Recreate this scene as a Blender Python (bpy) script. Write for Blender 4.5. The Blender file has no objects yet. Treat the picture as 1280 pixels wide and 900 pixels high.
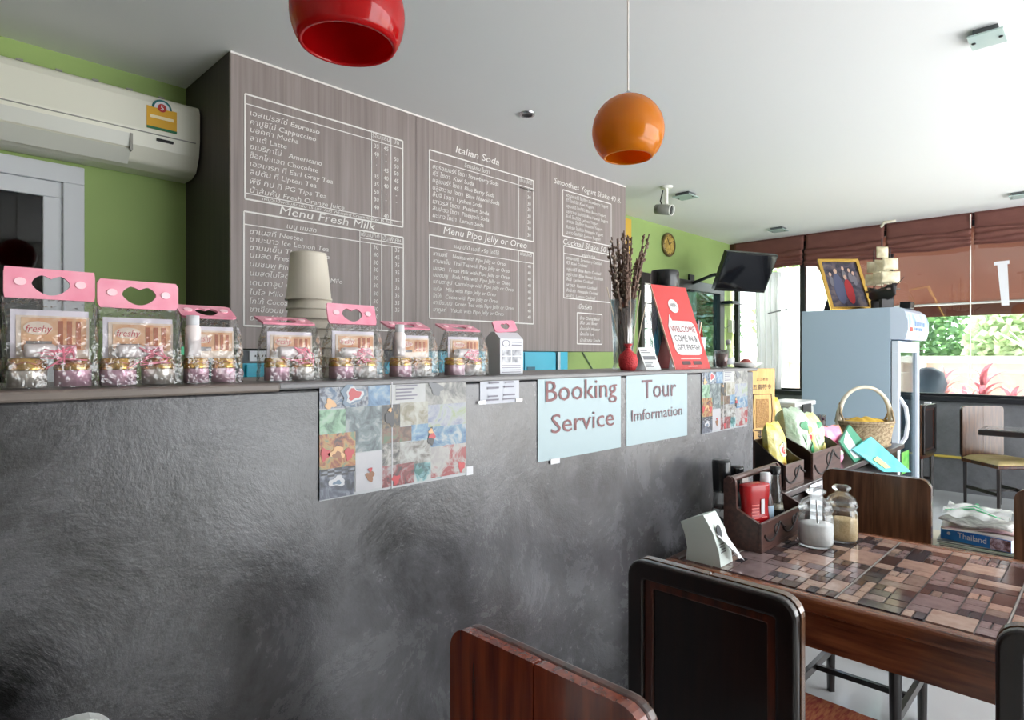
import bpy, math, random
from mathutils import Vector, Matrix

# ------------------------------------------------------------------ camera, light, exposure
scene = bpy.context.scene
COL = scene.collection
H = 1.40                        # eye height
FPX = 775.0                     # focal length in pixels of the 1280 wide frame
YAW = math.atan((1399 - 640) / FPX)
CA, SA = math.cos(YAW), math.sin(YAW)

cam_data = bpy.data.cameras.new('camera')
cam_data.sensor_width = 36.0
cam_data.lens = 36.0 * FPX / 1280.0
cam_data.shift_y = -5.0 / 1280.0
cam_data.clip_start = 0.05
cam = bpy.data.objects.new('camera', cam_data)
COL.objects.link(cam)
cam.location = (0, 0, H)
cam.rotation_euler = (math.pi / 2, 0, YAW - math.pi / 2)
scene.camera = cam

world = bpy.data.worlds.new('daylight')
scene.world = world
world.use_nodes = True
wn = world.node_tree.nodes
wl = world.node_tree.links
wbg = wn['Background']
wbg.inputs['Color'].default_value = (0.93, 0.97, 1.0, 1)
wbg.inputs['Strength'].default_value = 1.0

sun_data = bpy.data.lights.new('sun', 'SUN')
sun_data.energy = 3.5
sun_data.angle = math.radians(3)
sun_data.color = (1.0, 0.97, 0.92)
sun = bpy.data.objects.new('sun', sun_data)
COL.objects.link(sun)
sun.location = (12, -4, 12)
sun.rotation_euler = (math.radians(20), math.radians(22), 0)

vs = scene.view_settings
vs.view_transform = 'Standard'
vs.look = 'None'
vs.gamma = 1.0
vs.use_curve_mapping = False
vs.exposure = 2.95
try:
    scene.cycles.use_denoising = True
    scene.cycles.max_bounces = 10
    scene.cycles.diffuse_bounces = 6
    scene.cycles.transparent_max_bounces = 24
    scene.cycles.caustics_reflective = False
    scene.cycles.caustics_refractive = False
    scene.cycles.sample_clamp_indirect = 6.0
except Exception:
    pass

CEIL = 2.85
YC = 1.12          # front of the bar counter
CT = 1.35          # top of the bar counter
YB = 3.01          # menu board
YW = 3.62          # green wall
XW = 7.75          # window wall
XL = -2.6          # wall behind on the left
YF = -2.6          # open front of the room
TZ = 0.74          # table top


def portal(name, loc, rot, sx, sy):
    d = bpy.data.lights.new(name, 'AREA')
    d.shape = 'RECTANGLE'
    d.size, d.size_y = sx, sy
    o = bpy.data.objects.new(name, d)
    COL.objects.link(o)
    o.location = loc
    o.rotation_euler = rot
    d.cycles.is_portal = True
    return o


portal('window_portal', (XW + 0.10, (YW + YF) / 2, 1.75), (0, math.radians(90), 0), 1.9, YW - YF)
portal('front_portal', ((1.6 + XW) / 2, YF - 0.02, 1.4), (math.radians(90), 0, 0), XW - 1.6, 2.6)

# ------------------------------------------------------------------ helpers


def ray(px, py):
    u = (px - 640) / FPX
    v = (445 - py) / FPX
    return CA + u * SA, SA - u * CA, v


def PY(px, py, Y):
    d = ray(px, py); t = Y / d[1]
    return Vector((d[0] * t, Y, H + d[2] * t))


def PX(px, py, X):
    d = ray(px, py); t = X / d[0]
    return Vector((X, d[1] * t, H + d[2] * t))


def PZ(px, py, Z):
    d = ray(px, py); t = (Z - H) / d[2]
    return Vector((d[0] * t, d[1] * t, Z))


def PT(px, py, t):
    d = ray(px, py)
    return Vector((d[0] * t, d[1] * t, H + d[2] * t))


def lin(c):
    r = []
    for x in c[:3]:
        x = x / 255.0
        r.append(x / 12.92 if x <= 0.04045 else ((x + 0.055) / 1.055) ** 2.4)
    return (r[0], r[1], r[2], 1.0)


MATS = {}


def M(name, col=(128, 128, 128), rough=0.5, metal=0.0, col2=None, scale=8.0, stretch=None, bump=0.0,
      bscale=None, coat=0.0, emit=None, estr=0.0, alpha=None, detail=4.0, spec=None, lo=0.35, hi=0.65,
      sheen=0.0, trans=0.0, translucent=None):
    if name in MATS:
        return MATS[name]
    m = bpy.data.materials.new(name)
    m.use_nodes = True
    nt = m.node_tree
    b = nt.nodes['Principled BSDF']
    b.inputs['Base Color'].default_value = lin(col)
    b.inputs['Roughness'].default_value = rough
    b.inputs['Metallic'].default_value = metal
    b.inputs['Coat Weight'].default_value = coat
    b.inputs['Coat Roughness'].default_value = 0.12
    b.inputs['Sheen Weight'].default_value = sheen
    b.inputs['Transmission Weight'].default_value = trans
    if spec is not None:
        b.inputs['Specular IOR Level'].default_value = spec
    if emit:
        b.inputs['Emission Color'].default_value = lin(emit)
        b.inputs['Emission Strength'].default_value = estr
    if col2 is not None or bump:
        tc = nt.nodes.new('ShaderNodeTexCoord')
        mp = nt.nodes.new('ShaderNodeMapping')
        if stretch:
            mp.inputs['Scale'].default_value = stretch
        nt.links.new(tc.outputs['Object'], mp.inputs['Vector'])
        nz = nt.nodes.new('ShaderNodeTexNoise')
        nz.inputs['Scale'].default_value = scale
        nz.inputs['Detail'].default_value = detail
        nt.links.new(mp.outputs['Vector'], nz.inputs['Vector'])
        if col2 is not None:
            cr = nt.nodes.new('ShaderNodeValToRGB')
            cr.color_ramp.elements[0].position = lo
            cr.color_ramp.elements[0].color = lin(col)
            cr.color_ramp.elements[1].position = hi
            cr.color_ramp.elements[1].color = lin(col2)
            nt.links.new(nz.outputs['Fac'], cr.inputs['Fac'])
            nt.links.new(cr.outputs['Color'], b.inputs['Base Color'])
        if bump:
            bp = nt.nodes.new('ShaderNodeBump')
            bp.inputs['Strength'].default_value = bump
            bp.inputs['Distance'].default_value = 0.01
            src = nz
            if bscale:
                src = nt.nodes.new('ShaderNodeTexNoise')
                src.inputs['Scale'].default_value = bscale
                nt.links.new(mp.outputs['Vector'], src.inputs['Vector'])
            nt.links.new(src.outputs['Fac'], bp.inputs['Height'])
            nt.links.new(bp.outputs['Normal'], b.inputs['Normal'])
    if translucent:
        out = nt.nodes['Material Output']
        tr = nt.nodes.new('ShaderNodeBsdfTranslucent')
        tr.inputs['Color'].default_value = lin(translucent)
        mx = nt.nodes.new('ShaderNodeMixShader')
        mx.inputs['Fac'].default_value = 0.45
        nt.links.new(b.outputs['BSDF'], mx.inputs[1])
        nt.links.new(tr.outputs['BSDF'], mx.inputs[2])
        nt.links.new(mx.outputs['Shader'], out.inputs['Surface'])
    MATS[name] = m
    return m


def film(name, tint=(245, 248, 250), refl=0.12, rough=0.05, haze=0.0, bump=0.0, bscale=30):
    """thin clear sheet: see-through with a reflecting skin (glass pane, jar, plastic film)"""
    if name in MATS:
        return MATS[name]
    m = bpy.data.materials.new(name)
    m.use_nodes = True
    nt = m.node_tree
    out = nt.nodes['Material Output']
    nt.nodes.remove(nt.nodes['Principled BSDF'])
    tr = nt.nodes.new('ShaderNodeBsdfTransparent')
    tr.inputs['Color'].default_value = lin(tint)
    gl = nt.nodes.new('ShaderNodeBsdfGlossy')
    gl.inputs['Roughness'].default_value = rough
    gl.inputs['Color'].default_value = (0.9, 0.9, 0.9, 1)
    lw = nt.nodes.new('ShaderNodeLayerWeight')
    lw.inputs['Blend'].default_value = 0.35
    mul = nt.nodes.new('ShaderNodeMath')
    mul.operation = 'MULTIPLY_ADD'
    mul.inputs[1].default_value = 0.55
    mul.inputs[2].default_value = refl * 0.5
    nt.links.new(lw.outputs['Fresnel'], mul.inputs[0])
    mx = nt.nodes.new('ShaderNodeMixShader')
    nt.links.new(mul.outputs[0], mx.inputs['Fac'])
    nt.links.new(tr.outputs[0], mx.inputs[1])
    nt.links.new(gl.outputs[0], mx.inputs[2])
    last = mx
    if haze:
        df = nt.nodes.new('ShaderNodeBsdfDiffuse')
        df.inputs['Color'].default_value = (0.8, 0.8, 0.8, 1)
        m2 = nt.nodes.new('ShaderNodeMixShader')
        m2.inputs['Fac'].default_value = haze
        nt.links.new(mx.outputs[0], m2.inputs[1])
        nt.links.new(df.outputs[0], m2.inputs[2])
        last = m2
    if bump:
        tc = nt.nodes.new('ShaderNodeTexCoord')
        nz = nt.nodes.new('ShaderNodeTexNoise')
        nz.inputs['Scale'].default_value = bscale
        nz.inputs['Detail'].default_value = 2
        bp = nt.nodes.new('ShaderNodeBump')
        bp.inputs['Strength'].default_value = bump
        bp.inputs['Distance'].default_value = 0.02
        nt.links.new(tc.outputs['Object'], nz.inputs['Vector'])
        nt.links.new(nz.outputs['Fac'], bp.inputs['Height'])
        nt.links.new(bp.outputs['Normal'], gl.inputs['Normal'])
        nt.links.new(bp.outputs['Normal'], lw.inputs['Normal'])
    nt.links.new(last.outputs[0], out.inputs['Surface'])
    MATS[name] = m
    return m


def rotz(a):
    return Matrix.Rotation(a, 3, 'Z')


class MB:
    def __init__(s):
        s.v = []; s.f = []; s.sm = []

    def add(s, vs, fs, smooth=False, R=None, o=(0, 0, 0)):
        n = len(s.v)
        o = Vector(o)
        for p in vs:
            p = Vector(p)
            if R is not None:
                p = R @ p
            s.v.append(p + o)
        for f in fs:
            s.f.append(tuple(i + n for i in f)); s.sm.append(smooth)
        return s

    def box(s, c, d, R=None):
        x, y, z = d[0] / 2, d[1] / 2, d[2] / 2
        vs = [(-x, -y, -z), (x, -y, -z), (x, y, -z), (-x, y, -z), (-x, -y, z), (x, -y, z), (x, y, z), (-x, y, z)]
        return s.add(vs, [(0, 3, 2, 1), (4, 5, 6, 7), (0, 1, 5, 4), (1, 2, 6, 5), (2, 3, 7, 6), (3, 0, 4, 7)], False, R, c)

    def bb(s, x0, x1, y0, y1, z0, z1):
        return s.box(((x0 + x1) / 2, (y0 + y1) / 2, (z0 + z1) / 2), (x1 - x0, y1 - y0, z1 - z0))

    def tube(s, pts, r, n=8, caps=True, flat=1.0):
        pts = [Vector(p) for p in pts]
        k = len(pts)
        rs = r if isinstance(r, (list, tuple)) else [r] * k
        rings = []
        prev = None
        for i in range(k):
            if i == 0: d = pts[1] - pts[0]
            elif i == k - 1: d = pts[-1] - pts[-2]
            else: d = pts[i + 1] - pts[i - 1]
            d.normalize()
            if prev is None:
                a = Vector((0, 0, 1)) if abs(d.z) < 0.9 else Vector((1, 0, 0))
                e = d.cross(a).normalized()
            else:
                e = (prev - d * prev.dot(d))
                e = e.normalized() if e.length > 1e-6 else d.orthogonal().normalized()
            g = d.cross(e)
            prev = e
            rings.append([pts[i] + e * (math.cos(2 * math.pi * j / n) * rs[i]) + g * (math.sin(2 * math.pi * j / n) * rs[i] * flat) for j in range(n)])
        vs = [p for rg in rings for p in rg]
        fs = []
        for i in range(k - 1):
            for j in range(n):
                a = i * n + j; b = i * n + (j + 1) % n
                fs.append((a, b, b + n, a + n))
        s.add(vs, fs, True)
        if caps:
            s.add(rings[0], [tuple(range(n - 1, -1, -1))])
            s.add(rings[-1], [tuple(range(n))])
        return s

    def lathe(s, prof, n=24, o=(0, 0, 0), R=None, smooth=True):
        vs = []; fs = []
        k = len(prof)
        for (r, z) in prof:
            for j in range(n):
                a = 2 * math.pi * j / n
                vs.append((r * math.cos(a), r * math.sin(a), z))
        for i in range(k - 1):
            for j in range(n):
                a = i * n + j; b = i * n + (j + 1) % n
                fs.append((a, b, b + n, a + n))
        return s.add(vs, fs, smooth, R, o)

    def disc(s, r, z, n=24, o=(0, 0, 0), R=None, up=True):
        vs = [(r * math.cos(2 * math.pi * j / n), r * math.sin(2 * math.pi * j / n), z) for j in range(n)]
        return s.add(vs, [tuple(range(n)) if up else tuple(range(n - 1, -1, -1))], False, R, o)

    def prism(s, poly, t, o=(0, 0, 0), u=(1, 0, 0), v=(0, 0, 1), w=None, smooth=False):
        """polygon in the (u, v) plane with thickness t along w (default u x v)"""
        o, u, v = Vector(o), Vector(u), Vector(v)
        w = Vector(w) if w is not None else u.cross(v)
        n = len(poly)
        a = [o + u * p[0] + v * p[1] for p in poly]
        b = [p + w * t for p in a]
        fs = [tuple(range(n - 1, -1, -1)), tuple(range(n, 2 * n))]
        s.add(a + b, fs)
        s.add(a + b, [(i, (i + 1) % n, (i + 1) % n + n, i + n) for i in range(n)], smooth)
        return s

    def ring(s, outer, inner, t, o=(0, 0, 0), u=(1, 0, 0), v=(0, 0, 1), w=None):
        """flat ring between two loops with the same number of points, thickness t"""
        o, u, v = Vector(o), Vector(u), Vector(v)
        w = Vector(w) if w is not None else u.cross(v)
        n = len(outer)
        A = [o + u * p[0] + v * p[1] for p in outer]
        B = [o + u * p[0] + v * p[1] for p in inner]
        vs = A + B + [p + w * t for p in A] + [p + w * t for p in B]
        fs = []
        for i in range(n):
            j = (i + 1) % n
            fs += [(i, i + n, j + n, j), (i + 2 * n, j + 2 * n, j + 3 * n, i + 3 * n), (i, j, j + 2 * n, i + 2 * n), (i + n, i + 3 * n, j + 3 * n, j + n)]
        return s.add(vs, fs)

    def grid(s, fn, nu, nv, smooth=True, closed=False):
        vs = [fn(i / nu, j / nv) for i in range(nu + 1) for j in range(nv + 1)]
        fs = [(i * (nv + 1) + j, (i + 1) * (nv + 1) + j, (i + 1) * (nv + 1) + j + 1, i * (nv + 1) + j + 1) for i in range(nu) for j in range(nv)]
        return s.add(vs, fs, smooth)

    def frame(s, x0, x1, y0, y1, z0, z1, wl, wr=None, wt=None, wb=None):
        """rectangular frame in the xz plane, members butt-jointed"""
        wr = wl if wr is None else wr; wt = wl if wt is None else wt; wb = wl if wb is None else wb
        s.bb(x0, x1, y0, y1, z1 - wt, z1).bb(x0, x1, y0, y1, z0, z0 + wb)
        return s.bb(x0, x0 + wl, y0, y1, z0 + wb, z1 - wt).bb(x1 - wr, x1, y0, y1, z0 + wb, z1 - wt)

    def quad(s, a, b, c, d):
        return s.add([a, b, c, d], [(0, 1, 2, 3)])

    def mesh(s, name, m, shift=None):
        me = bpy.data.meshes.new(name)
        sh = Vector(shift) if shift is not None else Vector((0, 0, 0))
        me.from_pydata([tuple(p - sh) for p in s.v], [], s.f)
        me.polygons.foreach_set('use_smooth', s.sm)
        for x in (m if isinstance(m, (list, tuple)) else [m]):
            me.materials.append(x)
        me.update()
        return me



def put(name, me, parent=None, loc=(0, 0, 0)):
    o = bpy.data.objects.new(name, me)
    COL.objects.link(o)
    o.location = loc
    if parent is not None:
        o.parent = parent
    return o


def root_loc(p):
    l = Vector((0, 0, 0))
    while p is not None:
        l += p.location; p = p.parent
    return l


def build(mb, name, m, parent=None, local=False, bevel=0.0, seg=2, solid=0.0):
    """ONE mesh object. World coordinates unless local; a top-level mesh gets its origin at its base."""
    if parent is None:
        xs = [p.x for p in mb.v]; ys = [p.y for p in mb.v]; zs = [p.z for p in mb.v]
        sh = Vector(((min(xs) + max(xs)) / 2, (min(ys) + max(ys)) / 2, min(zs)))
        o = put(name, mb.mesh(name, m, sh), None, sh)
    else:
        sh = Vector((0, 0, 0)) if local else root_loc(parent)
        o = put(name, mb.mesh(name, m, sh), parent)
    if bevel:
        b = o.modifiers.new('bevel', 'BEVEL'); b.width = bevel; b.segments = seg; b.limit_method = 'ANGLE'
        b.harden_normals = False
    if solid:
        b = o.modifiers.new('solid', 'SOLIDIFY'); b.thickness = solid; b.offset = 0
    return o


def tag(o, label=None, cat=None, group=None, kind=None):
    if label: o['label'] = label
    if cat: o['category'] = cat
    if group: o['group'] = group
    if kind: o['kind'] = kind
    return o


def thing(name, label, cat, loc=(0, 0, 0), rz=0.0, group=None, rot=None):
    o = bpy.data.objects.new(name, None)
    COL.objects.link(o)
    o.empty_display_size = 0.05
    o.location = loc
    o.rotation_euler = rot if rot else (0, 0, rz)
    return tag(o, label, cat, group)


def struct(mb, name, m, parent=None, **k):
    o = build(mb, name, m, parent, **k)
    if parent is None:
        o['kind'] = 'structure'
    return o


def copy_tree(o, parent=None):
    c = o.copy(); COL.objects.link(c)
    if parent is not None: c.parent = parent
    for ch in list(o.children): copy_tree(ch, c)
    return c


def text_polys(body, shear=0.0, res=2, bold=0.0):
    """outline-filled glyphs of the built-in font as (verts, faces) in the unit em"""
    cu = bpy.data.curves.new('lettering', 'FONT')
    cu.body = body
    cu.shear = shear
    cu.resolution_u = res
    cu.offset = bold
    ob = bpy.data.objects.new('lettering', cu)
    me = bpy.data.meshes.new_from_object(ob)
    vs = [v.co.copy() for v in me.vertices]
    fs = [tuple(p.vertices) for p in me.polygons]
    bpy.data.objects.remove(ob); bpy.data.meshes.remove(me); bpy.data.curves.remove(cu)
    return vs, fs


def text(mb, body, o, u, v, width=None, size=None, shear=0.0, bold=0.0, align='L', res=2):
    """write body into mb: o baseline start, u/v unit axes, fitted to width and/or em size"""
    vs, fs = text_polys(body, shear, res, bold)
    if not vs: return mb
    x0 = min(p.x for p in vs); x1 = max(p.x for p in vs)
    w = x1 - x0
    sy = size if size else (width / w)
    sx = (width / w) if width else sy
    off = {'L': 0, 'C': -w * sx / 2, 'R': -w * sx}[align]
    o, u, v = Vector(o), Vector(u), Vector(v)
    return mb.add([o + u * ((p.x - x0) * sx + off) + v * (p.y * sy) for p in vs], fs)


def wood(name, c1, c2, rough=0.3, coat=0.4, axis='z', scale=7.0):
    st = {'z': (9, 9, 0.7), 'x': (0.7, 9, 9), 'y': (9, 0.7, 9)}[axis]
    return M(name, c1, rough, 0, c2, scale, st, 0.04, None, coat, detail=5, lo=0.3, hi=0.72)


# ------------------------------------------------------------------ materials
white_ceiling = M('white_ceiling', (226, 226, 226), 0.75)
green_paint = M('green_paint', (160, 184, 112), 0.7, 0, (154, 178, 108), 2.0)
black_gloss = M('black_gloss', (14, 15, 18), 0.25)
black_matt = M('black_matt', (22, 22, 24), 0.6)
white_metal = M('white_metal', (214, 216, 220), 0.4)
white_plastic = M('white_plastic', (236, 235, 226), 0.35)
chalk = M('chalk_white', (232, 228, 224), 0.7)
chrome = M('chrome', (200, 200, 205), 0.2, 1.0)
gold = M('gold', (222, 180, 96), 0.25, 1.0)
paper = M('paper', (216, 216, 220), 0.6)
clear_glass = film('clear_glass', (246, 250, 250), 0.10, 0.02)
window_glass = film('window_glass', (244, 250, 248), 0.06, 0.01)
jar_glass = film('jar_glass', (249, 251, 251), 0.10, 0.03)
bag_film = film('bag_film', (252, 252, 253), 0.10, 0.10, 0.03, 0.45, 60)
dark_wood = wood('dark_red_wood', (40, 16, 10), (92, 40, 22), 0.28, 0.5, 'z')
lit_wood_y = wood('lit_red_wood_across', (78, 36, 20), (146, 86, 54), 0.22, 0.5, 'y')  # lighter copy of the wood, with the light on the table rails in its colour
dark_wood_x = wood('dark_red_wood_along', (44, 20, 12), (92, 46, 28), 0.3, 0.4, 'x')
black_wood = wood('black_brown_wood', (14, 9, 9), (34, 18, 14), 0.3, 0.4, 'z')

# ------------------------------------------------------------------ the room
def concrete(name, dark, light, rough=0.38, s1=1.6, s2=9.0, shift=(0, 0, 0), p0=0.38, p1=0.68):
    m = bpy.data.materials.new(name); m.use_nodes = True
    nt = m.node_tree; b = nt.nodes['Principled BSDF']
    tc = nt.nodes.new('ShaderNodeTexCoord')
    a = nt.nodes.new('ShaderNodeTexNoise'); a.inputs['Scale'].default_value = s1; a.inputs['Detail'].default_value = 9; a.inputs['Roughness'].default_value = 0.7
    a.inputs['Distortion'].default_value = 0.7
    c = nt.nodes.new('ShaderNodeTexNoise'); c.inputs['Scale'].default_value = s2; c.inputs['Detail'].default_value = 8; c.inputs['Roughness'].default_value = 0.78; c.inputs['Distortion'].default_value = 0.4
    b.inputs['Coat Weight'].default_value = 0.35; b.inputs['Coat Roughness'].default_value = 0.3
    mp = nt.nodes.new('ShaderNodeMapping'); mp.inputs['Location'].default_value = shift
    nt.links.new(tc.outputs['Object'], mp.inputs['Vector'])
    nt.links.new(mp.outputs['Vector'], a.inputs['Vector']); nt.links.new(tc.outputs['Object'], c.inputs['Vector'])
    mx = nt.nodes.new('ShaderNodeMath'); mx.operation = 'MULTIPLY_ADD'; mx.inputs[1].default_value = 0.45
    m2 = nt.nodes.new('ShaderNodeMath'); m2.operation = 'MULTIPLY'; m2.inputs[1].default_value = 0.62
    nt.links.new(a.outputs['Fac'], m2.inputs[0])
    nt.links.new(c.outputs['Fac'], mx.inputs[0]); nt.links.new(m2.outputs[0], mx.inputs[2])
    cr = nt.nodes.new('ShaderNodeValToRGB')
    cr.color_ramp.elements[0].position = p0; cr.color_ramp.elements[0].color = lin(dark)
    cr.color_ramp.elements[1].position = p1; cr.color_ramp.elements[1].color = lin(light)
    nt.links.new(mx.outputs[0], cr.inputs['Fac']); nt.links.new(cr.outputs['Color'], b.inputs['Base Color'])
    rr = nt.nodes.new('ShaderNodeMapRange'); rr.inputs['To Min'].default_value = rough - 0.12; rr.inputs['To Max'].default_value = rough + 0.2
    nt.links.new(c.outputs['Fac'], rr.inputs['Value']); nt.links.new(rr.outputs[0], b.inputs['Roughness'])
    bp = nt.nodes.new('ShaderNodeBump'); bp.inputs['Strength'].default_value = 0.4; bp.inputs['Distance'].default_value = 0.02
    nt.links.new(mx.outputs[0], bp.inputs['Height']); nt.links.new(bp.outputs['Normal'], b.inputs['Normal'])
    MATS[name] = m
    return m


CSHIFT = (3.9, 0.0, 0.4)  # slides the mottling so its dark blotch paints in the dimmer left end
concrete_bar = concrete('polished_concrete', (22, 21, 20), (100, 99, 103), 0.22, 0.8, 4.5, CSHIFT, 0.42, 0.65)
concrete_low = concrete('low_wall_concrete', (84, 84, 88), (124, 124, 128), 0.55)
floor_mat = M('floor_tile', (204, 206, 208), 0.12, 0, (196, 198, 200), 3.0)

struct(MB().bb(XL, XW + 0.1, YF - 0.1, YW + 0.1, -0.1, 0), 'floor', floor_mat)
struct(MB().bb(XL, XW + 0.1, YF - 0.1, YW + 0.1, CEIL, CEIL + 0.1), 'ceiling', white_ceiling)

# green wall with its two window openings
W1 = (-0.75, PY(104, 210, YW).x, 1.0, PY(0, 193, YW).z)
W2 = (PY(798, 340, YW).x, PY(902, 362, YW).x, 1.0, PY(798, 340, YW).z)
wb = MB()
wb.bb(XL, W1[0], YW, YW + 0.1, 0, CEIL)
wb.bb(W1[0], W1[1], YW, YW + 0.1, 0, W1[2]); wb.bb(W1[0], W1[1], YW, YW + 0.1, W1[3], CEIL)
wb.bb(W1[1], W2[0], YW, YW + 0.1, 0, CEIL)
wb.bb(W2[0], W2[1], YW, YW + 0.1, 0, W2[2]); wb.bb(W2[0], W2[1], YW, YW + 0.1, W2[3], CEIL)
wb.bb(W2[1], XW + 0.1, YW, YW + 0.1, 0, CEIL)
struct(wb, 'wall_back', green_paint)
struct(MB().bb(XL - 0.1, XL, YF - 0.1, YW + 0.1, 0, CEIL), 'wall_left', M('cream_paint', (214, 212, 204), 0.8))
wf = MB().bb(XL, 1.6, YF - 0.1, YF, 0, CEIL).bb(1.6, XW + 0.1, YF - 0.1, YF, 0, 0.12).bb(1.6, XW + 0.1, YF - 0.1, YF, 2.68, CEIL)
for x in (1.6, 3.6, 5.7, XW):
    wf.bb(x, x + 0.06, YF - 0.08, YF - 0.02, 0.12, 2.68)
struct(wf, 'wall_front', M('cream_paint'))

# window in the green wall, upper left
w1 = struct(MB().bb(W1[0], W1[1], YW - 0.03, YW + 0.05, W1[3] - 0.085, W1[3]).bb(W1[0], W1[1], YW - 0.03, YW + 0.05, W1[2], W1[2] + 0.085)
            .bb(W1[1] - 0.085, W1[1], YW - 0.03, YW + 0.05, W1[2] + 0.085, W1[3] - 0.085).bb(W1[0], W1[0] + 0.085, YW - 0.03, YW + 0.05, W1[2] + 0.085, W1[3] - 0.085),
            'window_1', white_metal, bevel=0.004)
x0, x1, z0, z1 = W1[0] + 0.085, W1[1] - 0.085, W1[2] + 0.085, W1[3] - 0.085
build(MB().frame(x0, x1, YW - 0.01, YW + 0.03, z0, z1, 0.075), 'sash', white_metal, w1, bevel=0.004)
x0, x1, z0, z1 = x0 + 0.06, x1 - 0.06, z0 + 0.06, z1 - 0.06
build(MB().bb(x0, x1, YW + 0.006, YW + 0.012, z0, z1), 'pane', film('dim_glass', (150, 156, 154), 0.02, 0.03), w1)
# dim passage behind that window
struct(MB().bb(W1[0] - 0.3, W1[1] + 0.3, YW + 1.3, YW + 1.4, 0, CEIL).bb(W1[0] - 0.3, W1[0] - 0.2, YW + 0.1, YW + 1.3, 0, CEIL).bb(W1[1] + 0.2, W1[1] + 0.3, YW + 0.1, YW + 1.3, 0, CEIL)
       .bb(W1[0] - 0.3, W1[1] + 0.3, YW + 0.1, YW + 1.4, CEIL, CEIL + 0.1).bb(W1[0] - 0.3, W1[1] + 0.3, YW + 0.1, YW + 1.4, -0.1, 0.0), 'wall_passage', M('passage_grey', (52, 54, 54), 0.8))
sh = thing('steel_shelf', 'grey slatted shelf dimly seen behind the white framed window', 'shelf', (0.15, YW + 0.9, 0))
for z in (1.25, 1.55):
    build(MB().bb(-0.55, 0.5, YW + 0.75, YW + 1.1, z, z + 0.03), 'shelf_board', M('shelf_grey', (128, 126, 122), 0.6), sh)
for x in (-0.54, 0.46):
    build(MB().bb(x, x + 0.04, YW + 0.76, YW + 0.8, 0, 1.62), 'upright', M('shelf_grey'), sh)

# dark framed window in the green wall, behind the bar
wd = M('dark_bronze', (42, 38, 38), 0.35)
w2 = struct(MB().frame(W2[0], W2[1], YW - 0.04, YW + 0.06, W2[2], W2[3], 0.06, 0.12, 0.11, 0.06).bb(6.42, 6.52, YW - 0.03, YW + 0.05, W2[2] + 0.06, W2[3] - 0.11), 'window_2', wd, bevel=0.004)
build(MB().bb(W2[0] + 0.06, 6.42, YW + 0.006, YW + 0.012, W2[2] + 0.06, W2[3] - 0.11), 'pane', window_glass, w2)
build(MB().bb(6.52, W2[1] - 0.12, YW + 0.006, YW + 0.012, W2[2] + 0.06, W2[3] - 0.11), 'pane', film('tinted_glass', (150, 176, 176), 0.12, 0.02), w2)
g = thing('iron_grille', 'black iron security grille outside the dark framed window', 'grille', (6.0, YW + 0.085, 1.06))
for i in range(6):
    x = W2[0] + 0.1 + i * 0.155
    build(MB().tube([(x, YW + 0.085, 1.06), (x, YW + 0.085, 2.2)], 0.009, 6), 'bar', black_matt, g)
for z in (1.14, 1.42, 1.7, 1.98):
    build(MB().tube([(W2[0] + 0.05, YW + 0.085, z), (6.52, YW + 0.085, z)], 0.008, 6), 'cross_bar', black_matt, g)
for i in range(5):
    for k, z in enumerate((1.28, 1.56, 1.84)):
        x = W2[0] + 0.177 + i * 0.155
        build(MB().tube([(x + 0.05 * math.cos(a * math.pi / 6), YW + 0.085, z + 0.09 * math.sin(a * math.pi / 6)) for a in range(13)], 0.006, 5, False), 'scroll', black_matt, g)

# window wall
struct(MB().bb(XW, XW + 0.1, YF, YW, 0, 0.93), 'wall_window', concrete_low)
struct(MB().bb(XW - 0.06, XW + 0.12, YF, YW, 0.93, 0.985), 'trim_1', M('black_sill', (34, 34, 38), 0.3), bevel=0.008)
struct(MB().bb(XW, XW + 0.1, YF, YW, 2.78, CEIL), 'trim_2', M('red_brown_trim', (96, 52, 46), 0.5))
ms = [3.54, 2.72, 1.80, 0.20, -1.25, YF + 0.03]
fr = MB()
for y in ms:
    fr.bb(XW + 0.01, XW + 0.07, y - 0.03, y + 0.03, 1.01, 2.72)
fr.bb(XW + 0.01, XW + 0.07, YF, YW, 2.72, 2.78).bb(XW + 0.01, XW + 0.07, YF, YW, 0.985, 1.01)
w3 = struct(fr, 'window_3', M('frame_black', (26, 26, 30), 0.35), bevel=0.004)
for a, b in zip(ms[1:], ms[:-1]):
    build(MB().bb(XW + 0.035, XW + 0.041, a + 0.03, b - 0.03, 1.01, 2.72), 'pane', window_glass, w3)

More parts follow.
